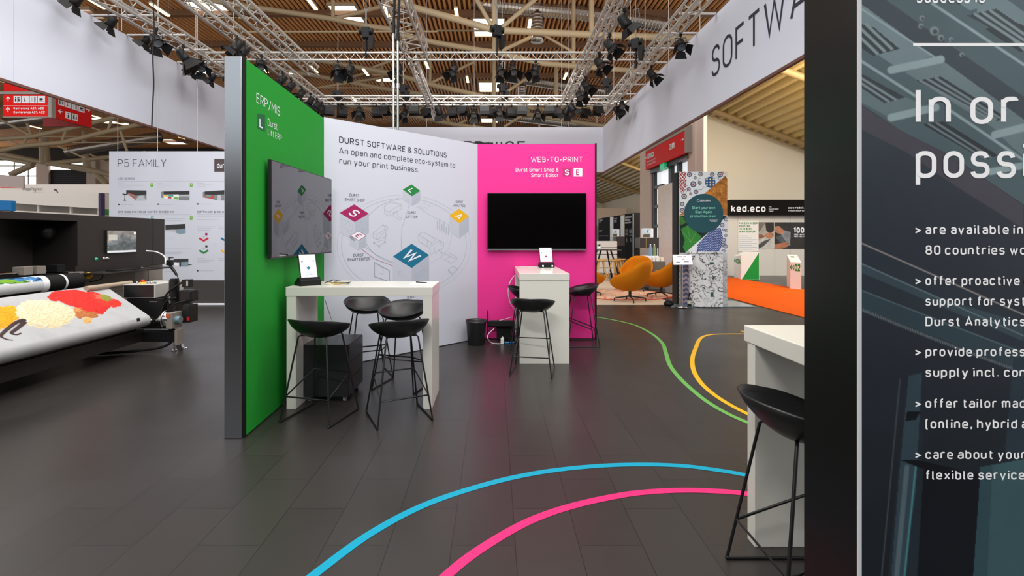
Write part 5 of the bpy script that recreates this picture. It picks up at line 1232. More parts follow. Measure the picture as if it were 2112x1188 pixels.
PK3 = Plane((0, YK-.03, 0), (0,-1,0))
for s, x1, yb in (('THE ECO KEDER',677,455),('PRINTERS',619,477),('HAVE BEEN',635,498),('WAITING FOR',660,519)): text_px(b, PK3, s, *c7(535,yb), c7(x1,yb)[0], c7(535,yb-15)[1], .24, lift=.006)
b.build('green_lettering', mat('ink_kelly', (40, 130, 40), .7), e)
b = MB()
for k in range(8): rect_px(b, PK3, *c7(537,542+k*14.5), *c7(600+((k*37) % 75),547+k*14.5), 0, .005)
q = b.build('text_lines', MATS['ink_line_soft'], e); q['kind'] = 'stuff'
def kpic(name, x0, y0, x1, y1, paint, w, h):
    p = Print(w, h, (60, 56, 52)); paint(p); a, c = at(*c7(x0, y0), YK-.02), at(*c7(x1, y1), YK-.02)
    b = MB(); b.box(a.x, c.x, YK-.018, YK, c.z, a.z); o = b.build(name, M_blackm, t)
    p.build('printed_photo', lambda u, v: Vector((a.x+(c.x-a.x)*u, YK-.0195, a.z+(c.z-a.z)*v)), vcol_mat('photo_print', .45, .3), o); return o
def pa(p):
    p.a[:] = np.array([168, 160, 148])/255; p.poly([(0,0),(26,0),(18,16),(0,40)], (120, 108, 96)); p.poly([(26,0),(60,0),(60,30),(44,44),(30,30)], (52, 46, 42)); p.poly([(0,70),(40,44),(60,56),(60,100),(0,100)], (196, 192, 184)); p.poly([(0,84),(20,70),(50,60),(20,90),(0,100)], (80, 78, 76))
    p.poly([(24,44),(40,38),(58,42),(54,58),(40,62),(30,56)], (176, 118, 88)); p.poly([(0,42),(16,46),(26,54),(14,60),(0,58)], (150, 98, 72)); p.mul(.85+.3*p.noise(9, 2))
def pb(p):
    p.a[:] = np.array([50, 47, 45])/255; p.poly([(28,28),(60,36),(58,88),(30,78),(22,60)], (132, 134, 136)); p.poly([(4,56),(24,46),(44,74),(20,76)], (82, 86, 92)); p.poly([(0,16),(16,14),(38,34),(28,44),(14,42),(0,36)], (186, 124, 92)); p.poly([(0,82),(30,76),(54,76),(50,90),(24,100),(0,100)], (172, 112, 82)); p.mul(.85+.3*p.noise(8, 4))
kpic('framed_photo', 683, 440, 803, 643, pa, 60, 100)
kpic('framed_photo', 810, 440, 1090, 643, pb, 140, 100)
b = MB(); text_px(b, PK3, '100', *c7(952,522), c7(1034,522)[0], c7(952,478)[1], .27, lift=.006); text_px(b, PK3, 'RECYCLED', *c7(958,539), c7(1042,539)[0], c7(958,527)[1], .26, lift=.006); text_px(b, PK3, 'RECYCLABLE', *c7(958,554), c7(1060,554)[0], c7(958,542)[1], .26, lift=.006)
b.build('white_lettering', M_inkw, t)
M_plw = mat('plinth_ivory', (232, 226, 218), .6)
t = thing('number_plinth', 'white sloped plinth marked 04 with a green triangle on its side', 'plinth', (9.0, 17.3, 0))
A4, B4, C4 = fl(1514,572), fl(1528.5,577), fl(1566,577); zt4 = EYE-(c7(0,668)[1]-CY)/FP*17.0; zl4 = EYE-(c7(0,705)[1]-CY)/FP*17.6
b = MB(); b.hexa([A4, B4, C4, C4+Vector((-.2,.7,0)), A4+Vector((0,0,zl4)), B4+Vector((0,0,zt4-.12)), C4+Vector((0,0,zt4)), C4+Vector((-.2,.7,zt4))]); b.build('plinth_body', M_plw, t)
P4 = Plane(B4, ((C4-B4).y, -(C4-B4).x, 0))
b = MB(); b.poly([P4.hit(*c7(556,878), .006), P4.hit(*c7(688,878), .006), P4.hit(*c7(688,672), .006)]); b.build('green_triangle', mat('panel_green', (0, 140, 40), .6), t)
P4b = Plane(A4, ((B4-A4).y, -(B4-A4).x, 0))
b = MB(); text_px(b, P4b, '<<04', *c7(498,752), c7(550,752)[0], c7(498,712)[1], .24, lift=.008, track=.06); b.build('number_lettering', MATS['ink_kelly'], t)
t = thing('number_plinth', 'white plinth with a handle slot marked 02 on the orange carpet edge', 'plinth', (8.4, 13.8, 0))
A2, B2 = fl(*c7(928,950)), fl(*c7(1012,958)); n2_ = Vector((.35, .75, 0)); z2 = EYE-(c7(0,745)[1]-CY)/FP*14.0; z2b = EYE-(c7(0,690)[1]-CY)/FP*14.6
b = MB(); b.hexa([A2, B2, B2+n2_, A2+n2_, A2+Vector((0,0,z2)), B2+Vector((0,0,z2)), B2+n2_+Vector((0,0,z2b)), A2+n2_+Vector((0,0,z2b))]); b.build('plinth_body', M_plw, t)
P2_ = Plane(A2, ((B2-A2).y, -(B2-A2).x, 0))
b = MB(); text_px(b, P2_, '<<02', *c7(928,812), c7(1006,812)[0], c7(928,756)[1], .24, lift=.008, track=.06); b.build('number_lettering', MATS['ink_kelly'], t)
s0 = A2+Vector((0,0,z2)); e1 = (B2-A2); e2 = n2_+Vector((0,0,z2b-z2)); nn = e1.cross(e2).normalized()
b = MB(); b.poly([s0+e1*u+e2*v+nn*.004 for u, v in ((.3,.6),(.62,.6),(.62,.78),(.3,.78))]); b.build('handle_slot', M_grey, t)
# ================================================================== LOUNGE
M_mus = mat('mustard_felt', (200, 116, 16), .85, spec=.1, noise=.05, nscale=40)
def lounge(label):
    t = thing('lounge_chair', label, 'lounge chair', (0,0,0), 'mustard lounge chairs on swivel bases')
    b = MB(); NA, NR = 40, 10; zc = .275
    def rim(a):
        k = (1-math.sin(a))/2; return .47+.49*(k**1.35)
    def P(a, s, o=0.0):
        cx, cy = math.cos(a), math.sin(a); e = 2/3.2
        x = math.copysign(abs(cx)**e, cx)*(.40+o); y = math.copysign(abs(cy)**e, cy)*(.36+o)
        f = rim(a)-zc; narrow = 1-.12*max(0, -cy)*s**4; h = 1-math.cos(s*math.pi/2); s = math.sin(s*math.pi/2)
        return Vector((x*s*narrow, y*s*(1+.22*f*max(0, -cy)), zc+f*h**1.15-o*(1-.6*h)))
    top = [[P(2*math.pi*j/NA, i/NR) for j in range(NA)] for i in range(1, NR+1)]
    bot = [[P(2*math.pi*j/NA, i/NR, .035) for j in range(NA)] for i in range(NR, 0, -1)]
    b.grid(top+bot, 0, True, wrap=True); b.add(top[0], [tuple(range(NA))]); b.add(bot[-1], [tuple(range(NA))]); b.build('seat_shell', M_mus, t)
    b = MB(); b.cyl((0,0,.25),(0,0,.10),.035,12); b.build('column', M_black, t)
    for k in range(4):
        a = math.pi/4+k*math.pi/2; c, s = math.cos(a), math.sin(a)
        b = MB(); b.tube([(0,0,.12),(.30*c,.30*s,.085),(.36*c,.36*s,.07),(.365*c,.365*s,.006)], .017, 8); b.build('leg', M_black, t)
    return t
lc = lounge('mustard lounge chair with its back turned, nearest of the group'); lc.location = (3.17, 11.35, .013); lc.rotation_euler.z = math.radians(42)
dup(lc, (4.18, 12.15, .013), math.radians(48), 'mustard lounge chair at the right, partly hidden by the lectern and tower')
dup(lc, (3.98, 13.6, .013), math.radians(150), 'mustard lounge chair standing behind the nearest one')
dup(lc, (2.42, 12.6, .013), math.radians(-80), 'mustard lounge chair mostly hidden behind the pink stand wall')
rp = Print(140, 120, (214, 190, 160)); n = rp.noise(16, 5); m, u, v = rp.ell(70, 60, 70, 60, soft=.02); rr = np.sqrt(u*u+v*v)
rp.put(np.abs(np.sin(n*26)) < .35, (206, 72, 44)); rp.put((rr > .93), (208, 66, 40))
def rug(u, v):
    a = u*2*math.pi; return Vector((3.3+1.38*v*math.cos(a), 12.75+1.15*v*math.sin(a), .0135))
rp2 = Print(120, 40, (216, 194, 166)); n = rp2.noise(9, 5); rp2.put(np.abs(np.sin(n*24)) < .42, (206, 70, 44)); rp2.put(rp2.y > 37, (206, 66, 40))
t = thing('round_rug', 'round cream rug with red scribble pattern under the mustard chairs', 'rug', (3.3, 12.75, .004))
b = MB(); b.lathe([(0,0),(1.38,0),(1.38,.008),(0,.008)], (0,0,0), 48); 
for i, v in enumerate(b.v): b.v[i] = (3.3+v[0], 12.75+v[1]*1.15/1.38, .004+v[2])
b.build('rug_body', mat('rug_edge', (206, 66, 40), .9), t); rp2.build('rug_pattern', rug, vcol_mat('rug_print', .9, .1), t)
# high table, stools, plant
M_oak = mat('oak', (206, 160, 84), .5, noise=.1, nscale=10)
t = thing('high_table', 'black high table on splayed legs behind the pink wall edge', 'high table', (4.0, 17.4, 0))
b = MB(); b.bbox(3.45, 4.43, 16.9, 17.9, 1.03, 1.06, .004); b.build('tabletop', mat('table_grey', (70, 68, 64), .5), t)
for x, y in ((3.75,17.1),(4.1,17.1),(3.75,17.7),(4.1,17.7)):
    b = MB(); b.tube([(x,y,1.03),(x+(x-3.95)*1.7,y+(y-17.4)*1.0,.004)], .03, 8); b.build('leg', M_blackm, t)
def wood_stool(label):
    t = thing('wooden_stool', label, 'stool', (0,0,0), 'wooden stools around the high table')
    b = MB(); b.lathe([(0,.70),(.19,.70),(.20,.715),(.19,.735),(0,.735)], n=24); b.build('seat', M_oak, t)
    for k in range(4):
        a = math.pi/4+k*math.pi/2; c, s = math.cos(a), math.sin(a)
        b = MB(); b.tube([(.10*c,.10*s,.70),(.25*c,.25*s,.03)], .02, 8, r2=.016); b.build('leg', M_oak, t)
    b = MB(); b.tube([(.19*math.cos(a*math.pi/8), .19*math.sin(a*math.pi/8), .26) for a in range(16)], .009, 6, closed=True); b.build('foot_ring', M_blackm, t)
    return t
ws = wood_stool('wooden stool with splayed legs at the high table, leftmost in view'); ws.location = (3.62, 16.5, .004)
dup(ws, (4.05, 16.35, .004), .4, 'wooden stool with splayed legs in front of the high table, middle one')
dup(ws, (4.40, 17.0, .004), .8, 'wooden stool with splayed legs at the right end of the high table')
t = thing('potted_plant', 'small green plant in a white pot on the high table', 'potted plant', (3.68, 17.1, 1.06))
b = MB(); b.lathe([(0,0),(.05,0),(.065,.11),(.055,.11),(.05,.09),(0,.09)], (3.68,17.1,1.06), 18); b.build('pot', M_inkw, t)
b = MB(); rng = random.Random(2)
for k in range(46):
    a, h, l = rng.random()*6.28, rng.random(), .05+.07*rng.random(); c = Vector((3.68,17.1,1.16)); d1 = Vector((math.cos(a), math.sin(a), .3+h*1.2)).normalized(); sd = Vector((-math.sin(a), math.cos(a), 0))*.018
    p = c+d1*.03*k/46; b.add([p, p+d1*l*.5+sd, p+d1*l, p+d1*l*.5-sd], [(0,1,2,3)])
b.build('leaves', mat('leaf_green', (56, 104, 40), .6), t)
# slatted counter, black display wall, cabinets
t = thing('slatted_counter', 'pale grey slatted counter behind the high table', 'counter', (4.4, 19.4, 0))
for k in range(5):
    b = MB(); b.bbox(3.2, 4.86, 19.2, 19.7, .004+k*.27, .25+k*.27, .02); b.build('slat', mat('slat_grey', (206, 204, 198), .5), t)
b = MB(); b.box(3.3, 4.8, 19.25, 19.65, .004, 1.34); b.build('core', M_grey, t)
XD = 9.0
t = thing('display_wall', 'tall black display wall with white print and pale vertical strips', 'display wall', (9.5, 36, 0))
b = MB(); b.box(XD, XD+1.1, 31.2, 42, 0, 3.02); b.build('wall_body', mat('display_black', (16, 15, 19), .8, spec=.1), t)
PD = Plane((XD-.01, 0, 0), (-1,0,0))
def c6(x, y): return (1210+x*.2189, 400+y*.2189)
for x0, x1 in ((222,252),(322,357),(436,443)):
    b = MB(); a0, a1 = PD.hit(*c6(x0,300)), PD.hit(*c6(x1,300)); b.box(XD-.03, XD, a1.y, a0.y, .0 if x0 > 400 else .9, 2.98); b.build('pale_strip', mat('strip_silver', (168, 162, 150), .35, .5), t)
b = MB()
for x, y, w in ((118,240,32),(118,252,32),(118,266,14),(258,232,28),(258,250,26),(258,264,26),(362,216,64),(362,222,60),(362,242,48),(362,248,50),(362,268,58),(362,274,56),(118,345,30),(118,352,24)): rect_px(b, PD, *c6(x,y-2), *c6(x+w,y+2), 0, .02)
for k in range(6): rect_px(b, PD, *c6(364,330+k*13), *c6(392,333+k*13), 0, .02); rect_px(b, PD, *c6(402,328+k*12), *c6(430,331+k*12), 0, .02)
for k in range(8): rect_px(b, PD, *c6(118+k*11,392), *c6(125+k*11,398), 0, .02)
for x in (378, 416): line_px(b, PD, [c6(x,415), c6(x+2,455)], .8, 0, .02)
e = b.build('printed_text', MATS['ink_line_soft'], t); e['kind'] = 'stuff'
b = MB(); b.box(9.4, 12.2, 45, 45.2, 0, 4.1); solo('partition', b, mat('partition_rose', (206, 188, 176), .7), 'pale rose partition far behind the black display wall', 'partition')
def gift(label, px0, px1, pyt, pyb, Y):
    a, c = at(px0, pyt, Y), at(px1, pyb, Y); w = c.x-a.x
    t = thing('picture_box', label, 'box', ((a.x+c.x)/2, Y, c.z))
    b = MB(); b.bbox(a.x, c.x, Y, Y+.22, c.z, a.z, .003); b.build('carton', M_inkw, t)
    p = Print(40, 30, (190, 214, 224)); p.poly([(0,20),(14,17),(30,19),(40,17),(40,30),(0,30)], (96, 84, 62)); p.poly([(20,6),(30,2),(30,8),(24,16)], (90, 150, 160)); p.mul(.85+.3*p.noise(5, 3))
    p.build('picture', lambda u, v: Vector((a.x+w*.66*u, Y-.002, a.z-.02-(a.z-c.z-.03)*v)), vcol_mat('box_print', .5, .3), t)
    for k in (1, 2):
        x = a.x+w*(.66+.11*k); b = MB(); b.box(x-.004, x, Y-.002, Y, c.z, a.z); b.build('edge', M_grey, t)
def stand_cab(label, px0, px1, pyt, pyb, Y):
    a, c = at(px0, pyt, Y), at(px1, pyb, Y); t = thing('display_cabinet', label, 'cabinet', ((a.x+c.x)/2, Y, 0))
    b = MB(); b.bbox(a.x, c.x, Y-.05, Y+.4, c.z, a.z, .004); b.build('cabinet_body', mat('cabinet_charcoal', (46, 42, 40), .5), t)
    for x in (a.x+.02, c.x-.02):
        for y in (Y-.03, Y+.38):
            b = MB(); b.box(x-.012, x+.012, y-.012, y+.012, .004, c.z); b.build('leg', M_blackm, t)
    if px1-px0 > 30:
        b = MB(); w = .012; zz0, zz1 = c.z, a.z; xm = a.x+(c.x-a.x)*.36
        for (x0, x1, z0, z1) in ((a.x,xm,zz1-w,zz1),(a.x,xm,zz0,zz0+w),(a.x,a.x+w,zz0,zz1),(xm-w,xm,zz0,zz1)): b.box(x0,x1,Y-.056,Y-.05,z0,z1)
        b.build('brass_frame', mat('brass', (190, 160, 90), .35, .7), t)
    return a
stand_cab('charcoal cabinet on thin legs behind the slatted counter', 1270, 1288, 488, 507, 20.5); gift('white picture box on the charcoal cabinet beside the black display wall', 1264, 1277.5, 473, 488, 20.6)
stand_cab('charcoal brass-framed cabinet on thin legs by the gate column', 1317, 1358, 490, 512, 15.5); gift('white picture box on the brass-framed cabinet by the gate', 1326, 1347.5, 471, 490, 15.6)
b = MB(); b.bbox(4.45, 4.92, 13.95, 14.5, .004, .80, .004); t = thing('display_counter', 'taupe counter with yellow letters between the mustard chairs', 'counter', (4.6, 14.2, 0)); b.build('counter_body', mat('counter_taupe', (104, 96, 84), .5), t)
b = MB(); PCn = Plane((0,13.95,0),(0,-1,0)); text_px(b, PCn, 'GRID', 1352, 561, 1363, 557.5, .25, lift=.004); text_px(b, PCn, 'STORE', 1352, 567, 1364, 563, .25, lift=.004); b.build('lettering', MATS['ink_yellow'], t)
for k, (px, w, h, c, lb) in enumerate(((1349,5,7,(236,232,226),'white carton on the taupe counter, left one'),(1357,7,9,(240,236,230),'white carton on the taupe counter, middle one'),(1366,6,8,(232,224,214),'white carton on the taupe counter, right one'))):
    a = at(px-w/2, 538-h, 14.1); c2 = at(px+w/2, 538, 14.1); b = MB(); b.bbox(a.x, c2.x, 14.1, 14.25, .801, .801+h*.0141, .003); solo('carton', b, mat('carton_%d' % k, c, .6), lb, 'carton', 'white cartons on the taupe counter')
for px, c, lb in ((1341.5,(120,146,180),'blue clear bottle behind the mustard chairs'),(1349.5,(120,140,90),'green clear bottle behind the mustard chairs')):
    p = at(px, 515, 14.9); b = MB(); b.lathe([(0,0),(.055,0),(.058,.02),(.055,.20),(.03,.28),(.025,.33),(0,.33)], (p.x, 14.9, .93), 16); b.cyl((p.x,14.9,1.26),(p.x,14.9,1.29),.02,10,1)
    solo('bottle', b, [mat('bottle_%d' % px, c, .2), M_inkw], lb, 'bottle')
b = MB(); b.bbox(4.55, 5.0, 14.75, 15.1, .004, .93, .004); solo('display_counter', b, M_inkw, 'low white counter carrying the two clear bottles', 'counter')
# ================================================================== RED HALL SIGNS
M_red = mat('sign_red', (232, 18, 10), .5, spec=.15); M_redd = mat('sign_red_dark', (170, 16, 14), .4); M_signgrey = mat('sign_rail', (150, 144, 136), .5)
def pict(b, pl, x, y, w, h, kind, lift=.01, sk=0):
    """white pictogram square with dark mark; sk: vertical pixels of slant per pixel"""
    def R(u0, v0, u1, v1, m, l): poly_px(b, pl, [(x+w*u, y+h*v+sk*w*u) for u, v in ((u0,v0),(u1,v0),(u1,v1),(u0,v1))], m, l)
    R(0,0,1,1,0,lift)
    if kind == 'wc':
        for u in (.27, .73): R(u-.09,.35,u+.09,.8,1,lift*2); poly_px(b, pl, ellipse_pts(x+w*u, y+h*.22+sk*w*u, w*.08, h*.09, n=10)[:-1], 1, lift*2)
        R(.48,.1,.52,.9,1,lift*2)
    elif kind == 'cup': R(.25,.3,.62,.62,1,lift*2); R(.62,.36,.76,.52,1,lift*2); R(.15,.7,.85,.78,1,lift*2)
    elif kind == 'fork': R(.6,.12,.66,.88,1,lift*2); R(.76,.12,.82,.88,1,lift*2); R(.3,.15,.34,.85,1,lift*2)
    elif kind == 'baby': R(.3,.4,.42,.8,1,lift*2); R(.42,.66,.62,.76,1,lift*2); R(.3,.25,.4,.36,1,lift*2)
    elif kind == 'i': R(.42,.4,.6,.85,1,lift*2); R(.42,.15,.6,.28,1,lift*2); R(.34,.78,.68,.86,1,lift*2)
def arrow(b, pl, x, y, s, d, lift=.01, sk=0):
    L = {'U': [[(0,1),(0,-1)],[(-.8,-.1),(0,-1),(.8,-.1)]], 'R': [[(-1,0),(1,0)],[(.1,-.8),(1,0),(.1,.8)]], 'L': [[(1,0),(-1,0)],[(-.1,-.8),(-1,0),(-.1,.8)]]}[d]
    for k, q in enumerate(L): line_px(b, pl, [(x+u*s, y+v*s+sk*u*s) for u, v in q], s*.36, 0, lift+.004*k)
YS = 25.0
t = thing('hall_sign', 'red hanging hall sign reading Konferenz A21, A22 with upward arrows', 'sign', (-24.1, YS, 7.7), 'red hanging hall signs')
def sb(b, x0, y0, x1, y1, Y, d, m=0): a, c = at(x0, y0, Y), at(x1, y1, Y); b.box(a.x, c.x, Y, Y+d, c.z, a.z, m)
b = MB(); sb(b, 7, 194, 99, 240.5, YS, .1); b.build('sign_panel', M_red, t)
b = MB(); a, c = at(7,194,YS), at(99,240.5,YS); b.box(a.x, c.x, YS+2.2, YS+2.3, c.z, a.z); b.build('rear_panel', M_redd, t)
b = MB(); sb(b, 8, 150, 82, 188, YS+.3, .1); b.build('upper_panel', M_red, t)
b = MB(); sb(b, -4, 188.5, 90, 194, YS-.05, .3); sb(b, 99, 194, 104, 242, YS, .2); b.box(a.x, c.x, YS-.02, YS+.1, c.z-.05, c.z, 0); b.build('frame', M_signgrey, t)
PS = Plane((0, YS, 0), (0,-1,0)); b = MB()
for k, kd in enumerate(('wc','baby','fork','cup')): pict(b, PS, 28.2+k*16.6, 198, 15, 14.5, kd)
arrow(b, PS, 16.8, 204.5, 4.8, 'U'); arrow(b, PS, 16.5, 226.5, 4.8, 'U')
text_px(b, PS, 'Konferenz A21, A22', 28, 225.6, 90.5, 221, .22, lift=.012); text_px(b, PS, 'Conference A21, A22', 28, 233.8, 92.5, 229, .22, lift=.012)
line_px(b, PS, [(7,218),(99,218)], .5, 0, .008)
b.build('sign_lettering', [M_inkw, M_ink], t)
XS = -22.7; PS2 = Plane((XS,0,0),(1,0,0))
t = thing('hall_sign', 'red hanging hall sign turned sideways with left and right arrows', 'sign', (XS, 26.2, 7.65), 'red hanging hall signs')
h = PS2.hit(114,199); h2 = PS2.hit(189.5,222); hb = PS2.hit(114,243.5)
b = MB(); b.box(XS-.1, XS, h.y, h2.y, hb.z, h.z); b.build('sign_panel', M_redd if False else mat('sign_red_side', (224, 18, 12), .5, spec=.15), t)
b = MB(); b.box(XS-.12, XS+.03, h.y-.25, h.y, hb.z-.03, h.z+.05); b.build('frame', M_signgrey, t)
b = MB()
for k, kd in enumerate(('wc','baby','fork','cup')): pict(b, PS2, 120+k*13.9, 202.4+k*4.5, 12.6, 13.4, kd, sk=.30)
arrow(b, PS2, 181, 226, 4.4, 'R', sk=.3); arrow(b, PS2, 125.5, 230, 4.8, 'L', sk=.25)
b.build('sign_lettering', [M_inkw, M_ink], t); b = MB(); pict(b, PS2, 134.5, 229.5, 12, 14, 'i', sk=.27); pict(b, PS2, 148.3, 233.4, 12, 14, 'wc', sk=.27)
b.build('sign_lettering', [M_inkw, M_ink], t)
b = MB(); b.cyl((XS-.05,(h.y+h2.y)/2,h.z),(XS-.05,(h.y+h2.y)/2,ZC),.03,6); b.build('hanger', M_signgrey, t)
# sign over the gate
XQ = 6.82; PQ = Plane((XQ,0,0),(-1,0,0)); h = PQ.hit(1331.5,314); h2 = PQ.hit(1413,276.5); hb = PQ.hit(1331.5,351)
t = thing('hall_sign', 'red hall sign above the glass gate on the right', 'sign', (XQ, (h.y+h2.y)/2, hb.z), 'red hall signs')
b = MB(); b.box(XQ, XQ+.12, h2.y, h.y, hb.z, h.z); b.build('sign_panel', mat('sign_red_gate', (214, 20, 14), .5, spec=.1), t)
b = MB(); b.box(XQ-.02, XG, h2.y-.2, h.y, h.z, h.z+.14); b.box(XQ-.02, XG, h2.y-.2, h2.y, hb.z, h.z); b.build('frame', M_signgrey, t)
b = MB()
for k, kd in enumerate(('wc','fork','cup')): pict(b, PQ, 1335.5+k*4.4, 318.6-k*2, 4, 9.4, kd, sk=-.45)
pict(b, PQ, 1380.7, 298, 4.9, 11.5, 'wc', sk=-.42); pict(b, PQ, 1386.3, 295.4, 4.9, 11.5, 'i', sk=-.42)
arrow(b, PQ, 1407, 288, 3, 'R', sk=-.4); arrow(b, PQ, 1333.5, 325, 2.2, 'L', sk=-.4)
text_px(b, PQ, 'Konferenz A21, A22', 1335.5, 336, 1352, 333, .22, lift=.02); text_px(b, PQ, 'Conference A21, A22', 1335.5, 342, 1352, 339, .22, lift=.02)
b.build('sign_lettering', [M_inkw, M_ink], t)
PG2 = Plane((XG-.02,0,0),(-1,0,0)); h = PG2.hit(1366.5,337); h2 = PG2.hit(1376,334); hb = PG2.hit(1366.5,352)
t = thing('exit_sign', 'green lit emergency exit sign under the red gate sign', 'exit sign', (XG-.1, h.y, hb.z))
b = MB(); b.box(XG-.14, XG-.04, h2.y, h.y, hb.z, h.z); b.box(XG-.04, XG-.01, h2.y+.1, h.y-.1, hb.z+.1, h.z-.1); b.build('sign_box', mat('exit_green', (0, 150, 100), .4, emit=(0,150,100), estr=.6), t)
b = MB(); PE = Plane((XG-.14,0,0),(-1,0,0)); pts = PE.hit
line_px(b, PE, [(1370,339),(1369,344),(1368,349)], .9, 0, .01); line_px(b, PE, [(1369,344),(1371,348)], .9, 0, .014); line_px(b, PE, [(1371,341),(1375,339.6)], 1, 0, .01); line_px(b, PE, [(1373,346),(1375,345)], 2.4, 0, .01); b.build('pictogram', M_inkw, t)
b = MB(); text_px(b, PG2, 'A7 Tor/Gate 7', 1401, 334.5, 1417, 331, .18, lift=.015); tag(solo('gate_lettering', b, M_inkw, 'small white letters on the dark beam over the gate', 'lettering'))
# ================================================================== STAND TRUSSES
ZTR = 5.73
M_lamp = mat('stage_lamp_black', (17, 17, 18), .5, spec=.35); M_lens = mat('stage_lamp_lens', (120, 130, 136), .15)
def truss(label, P, Q, w=.24, h=.22, flat=False, group='aluminium lighting trusses above the stand'):
    P, Q = Vector(P), Vector(Q); d = (Q-P).normalized(); L = (Q-P).length; s = d.cross(Vector((0,0,1))).normalized()*w/2; u = Vector((0,0,h/2))
    t = thing('lighting_truss', label, 'truss', (P+Q)/2, group)
    cs = [(s+u), (s-u), (-s-u), (-s+u)]
    if flat: cs = [u, -u]
    for c in cs:
        b = MB(); b.cyl(P+c, Q+c, .027, 8); b.build('chord', M_alu, t)
    n = max(2, int(L/(.145 if flat else .26)))
    for k in range(1 if flat else 4):
        a, c = cs[k], cs[(k+1) % len(cs)]; b = MB()
        pts = [P+d*(L*i/n)+(a if i % 2 == 0 else c) for i in range(n+1)]
        b.tube(pts, .012, 5, cap=False); b.build('lattice', M_alu, t)
    return t
XA, XB, XC, XM1, XRi, XRo = -6.74, -5.35, -4.66, -1.77, 2.2, 3.62
YF, YR = 11.3, 15.0
truss('aluminium truss running along the left banner', (XA,4.5,ZTR), (XA,15.2,ZTR), .32, .26)
truss('aluminium truss running above the green wall to the rear cross truss', (XB,3.5,ZTR), (XB,14.9,ZTR))
truss('aluminium truss above the green wall that ends short behind the front cross truss', (XC,3.5,ZTR+.06), (XC,12.5,ZTR+.06))
truss('wide aluminium truss overhead in the middle ending at the front cross truss', (XM1,5.5,ZTR), (XM1,YF-.16,ZTR), .46, .30)
truss('slender aluminium truss between front and rear cross trusses near the twin poles', (-1.95,YF+.2,ZTR-.02), (-2.05,17.2,ZTR-.02), .16, .16)
truss('aluminium truss with lamps leading from the rear cross truss to the upper right', (XRi,4.5,ZTR), (XRi,YR,ZTR))
truss('aluminium truss running along the right SOFTWARE banner', (XRo,4.0,ZTR), (XRo,16.3,ZTR))
truss('front cross truss spanning the stand overhead', (XA,YF,ZTR), (XRo,YF,ZTR), .20, .17, True)
truss('rear cross truss spanning the stand just over the white wall', (-6.1,YR,ZTR), (3.85,YR,ZTR), .30, .20)
# tubes that hold the banners
for i, Y in enumerate((9.13,10.0,10.8,11.7,12.5,13.4,14.3,15.0)):
    b = MB(); b.cyl((XRo-.15,Y,ZTR+.0),(XR-.01,Y,ZTR-.0),.022,8); solo('banner_tube', b, M_alu, '%s short metal tube from the front between truss and SOFTWARE banner' % ORD[i], 'tube', 'metal tubes holding the right banner')
for i, Y in enumerate((9.2,10.1,10.9,11.7,12.6)):
    b = MB(); b.cyl((XL+.01,Y,ZTR-.0),(XA+.3,Y,ZTR-.0),.022,8); solo('banner_tube', b, M_alu, '%s short metal tube from the front between truss and left banner' % ORD[i], 'tube', 'metal tubes holding the left banner')
# ------------------------------------------------------------------ stage lamps
def lamp(label, big=False):
    t = thing('stage_lamp', label, 'stage lamp', (0,0,0))
    # hang point at origin; lamp points towards -Y and down
    b = MB(); b.box(-.03,.03,-.03,.03,-.06,.03); b.cyl((0,0,-.06),(0,0,-.10),.012,8)
    b.tube([(-.13,0,-.28),(-.13,0,-.10),(.13,0,-.10),(.13,0,-.28)], .010, 6); b.build('yoke', M_blackm, t)
    ax = Vector((0,-.62,-.78)).normalized(); sx = Vector((1,0,0)); up = sx.cross(ax).normalized(); c = Vector((0,0,-.27))
    b = MB(); n = 16; rings = []
    for (r, h) in ((.0,-.16),(.07,-.16),(.10,-.12),(.105,.02),(.115,.05),(.115,.13),(.098,.13)):
        rings.append([c+ax*h+(sx*math.cos(2*math.pi*j/n)+up*math.sin(2*math.pi*j/n))*r for j in range(n)])
    b.grid(rings, 0, True, wrap=True); b.build('housing', M_lamp, t)
    b = MB(); b.add([c+ax*.12+(sx*math.cos(2*math.pi*j/n)+up*math.sin(2*math.pi*j/n))*.10 for j in range(n)], [tuple(range(n))]); b.build('lens', M_lens, t)
    k = 1.5 if big else 1.0
    for dvec, wv in ((up, sx), (-up, sx), (sx, up), (-sx, up)):
        o = c+ax*.13+dvec*.11; e = o+(ax*.8+dvec*.6).normalized()*.19*k
        q = [o-wv*.10, o+wv*.10, e+wv*.15*k, e-wv*.15*k]; b = MB(); b.slab(q, (ax*.004-dvec*.004)); b.build('barn_door', M_blackm, t)
    return t
def flood(label):
    t = thing('flood_lamp', label, 'stage lamp', (0,0,0))
    b = MB(); b.box(-.02,.02,-.02,.02,-.05,.03); b.tube([(-.17,0,-.2),(-.17,0,-.06),(.17,0,-.06),(.17,0,-.2)], .010, 6); b.build('yoke', M_blackm, t)
    b = MB(); b.hexa([(-.16,-.10,-.30),(.16,-.10,-.30),(.16,.08,-.30),(-.16,.08,-.30),(-.16,-.06,-.12),(.16,-.06,-.12),(.16,.09,-.12),(-.16,.09,-.12)]); b.build('housing', M_lamp, t)
    b = MB(); b.slab([(-.16,-.10,-.30),(.16,-.10,-.30),(.18,-.18,-.40),(-.18,-.18,-.40)], (0,.004,.004)); b.build('barn_door', M_blackm, t)
    b = MB(); b.slab([(-.16,.08,-.30),(.16,.08,-.30),(.18,.12,-.42),(-.18,.12,-.42)], (0,.004,.004)); b.build('barn_door', M_blackm, t)
    return t
rng = random.Random(11)
proto = {}
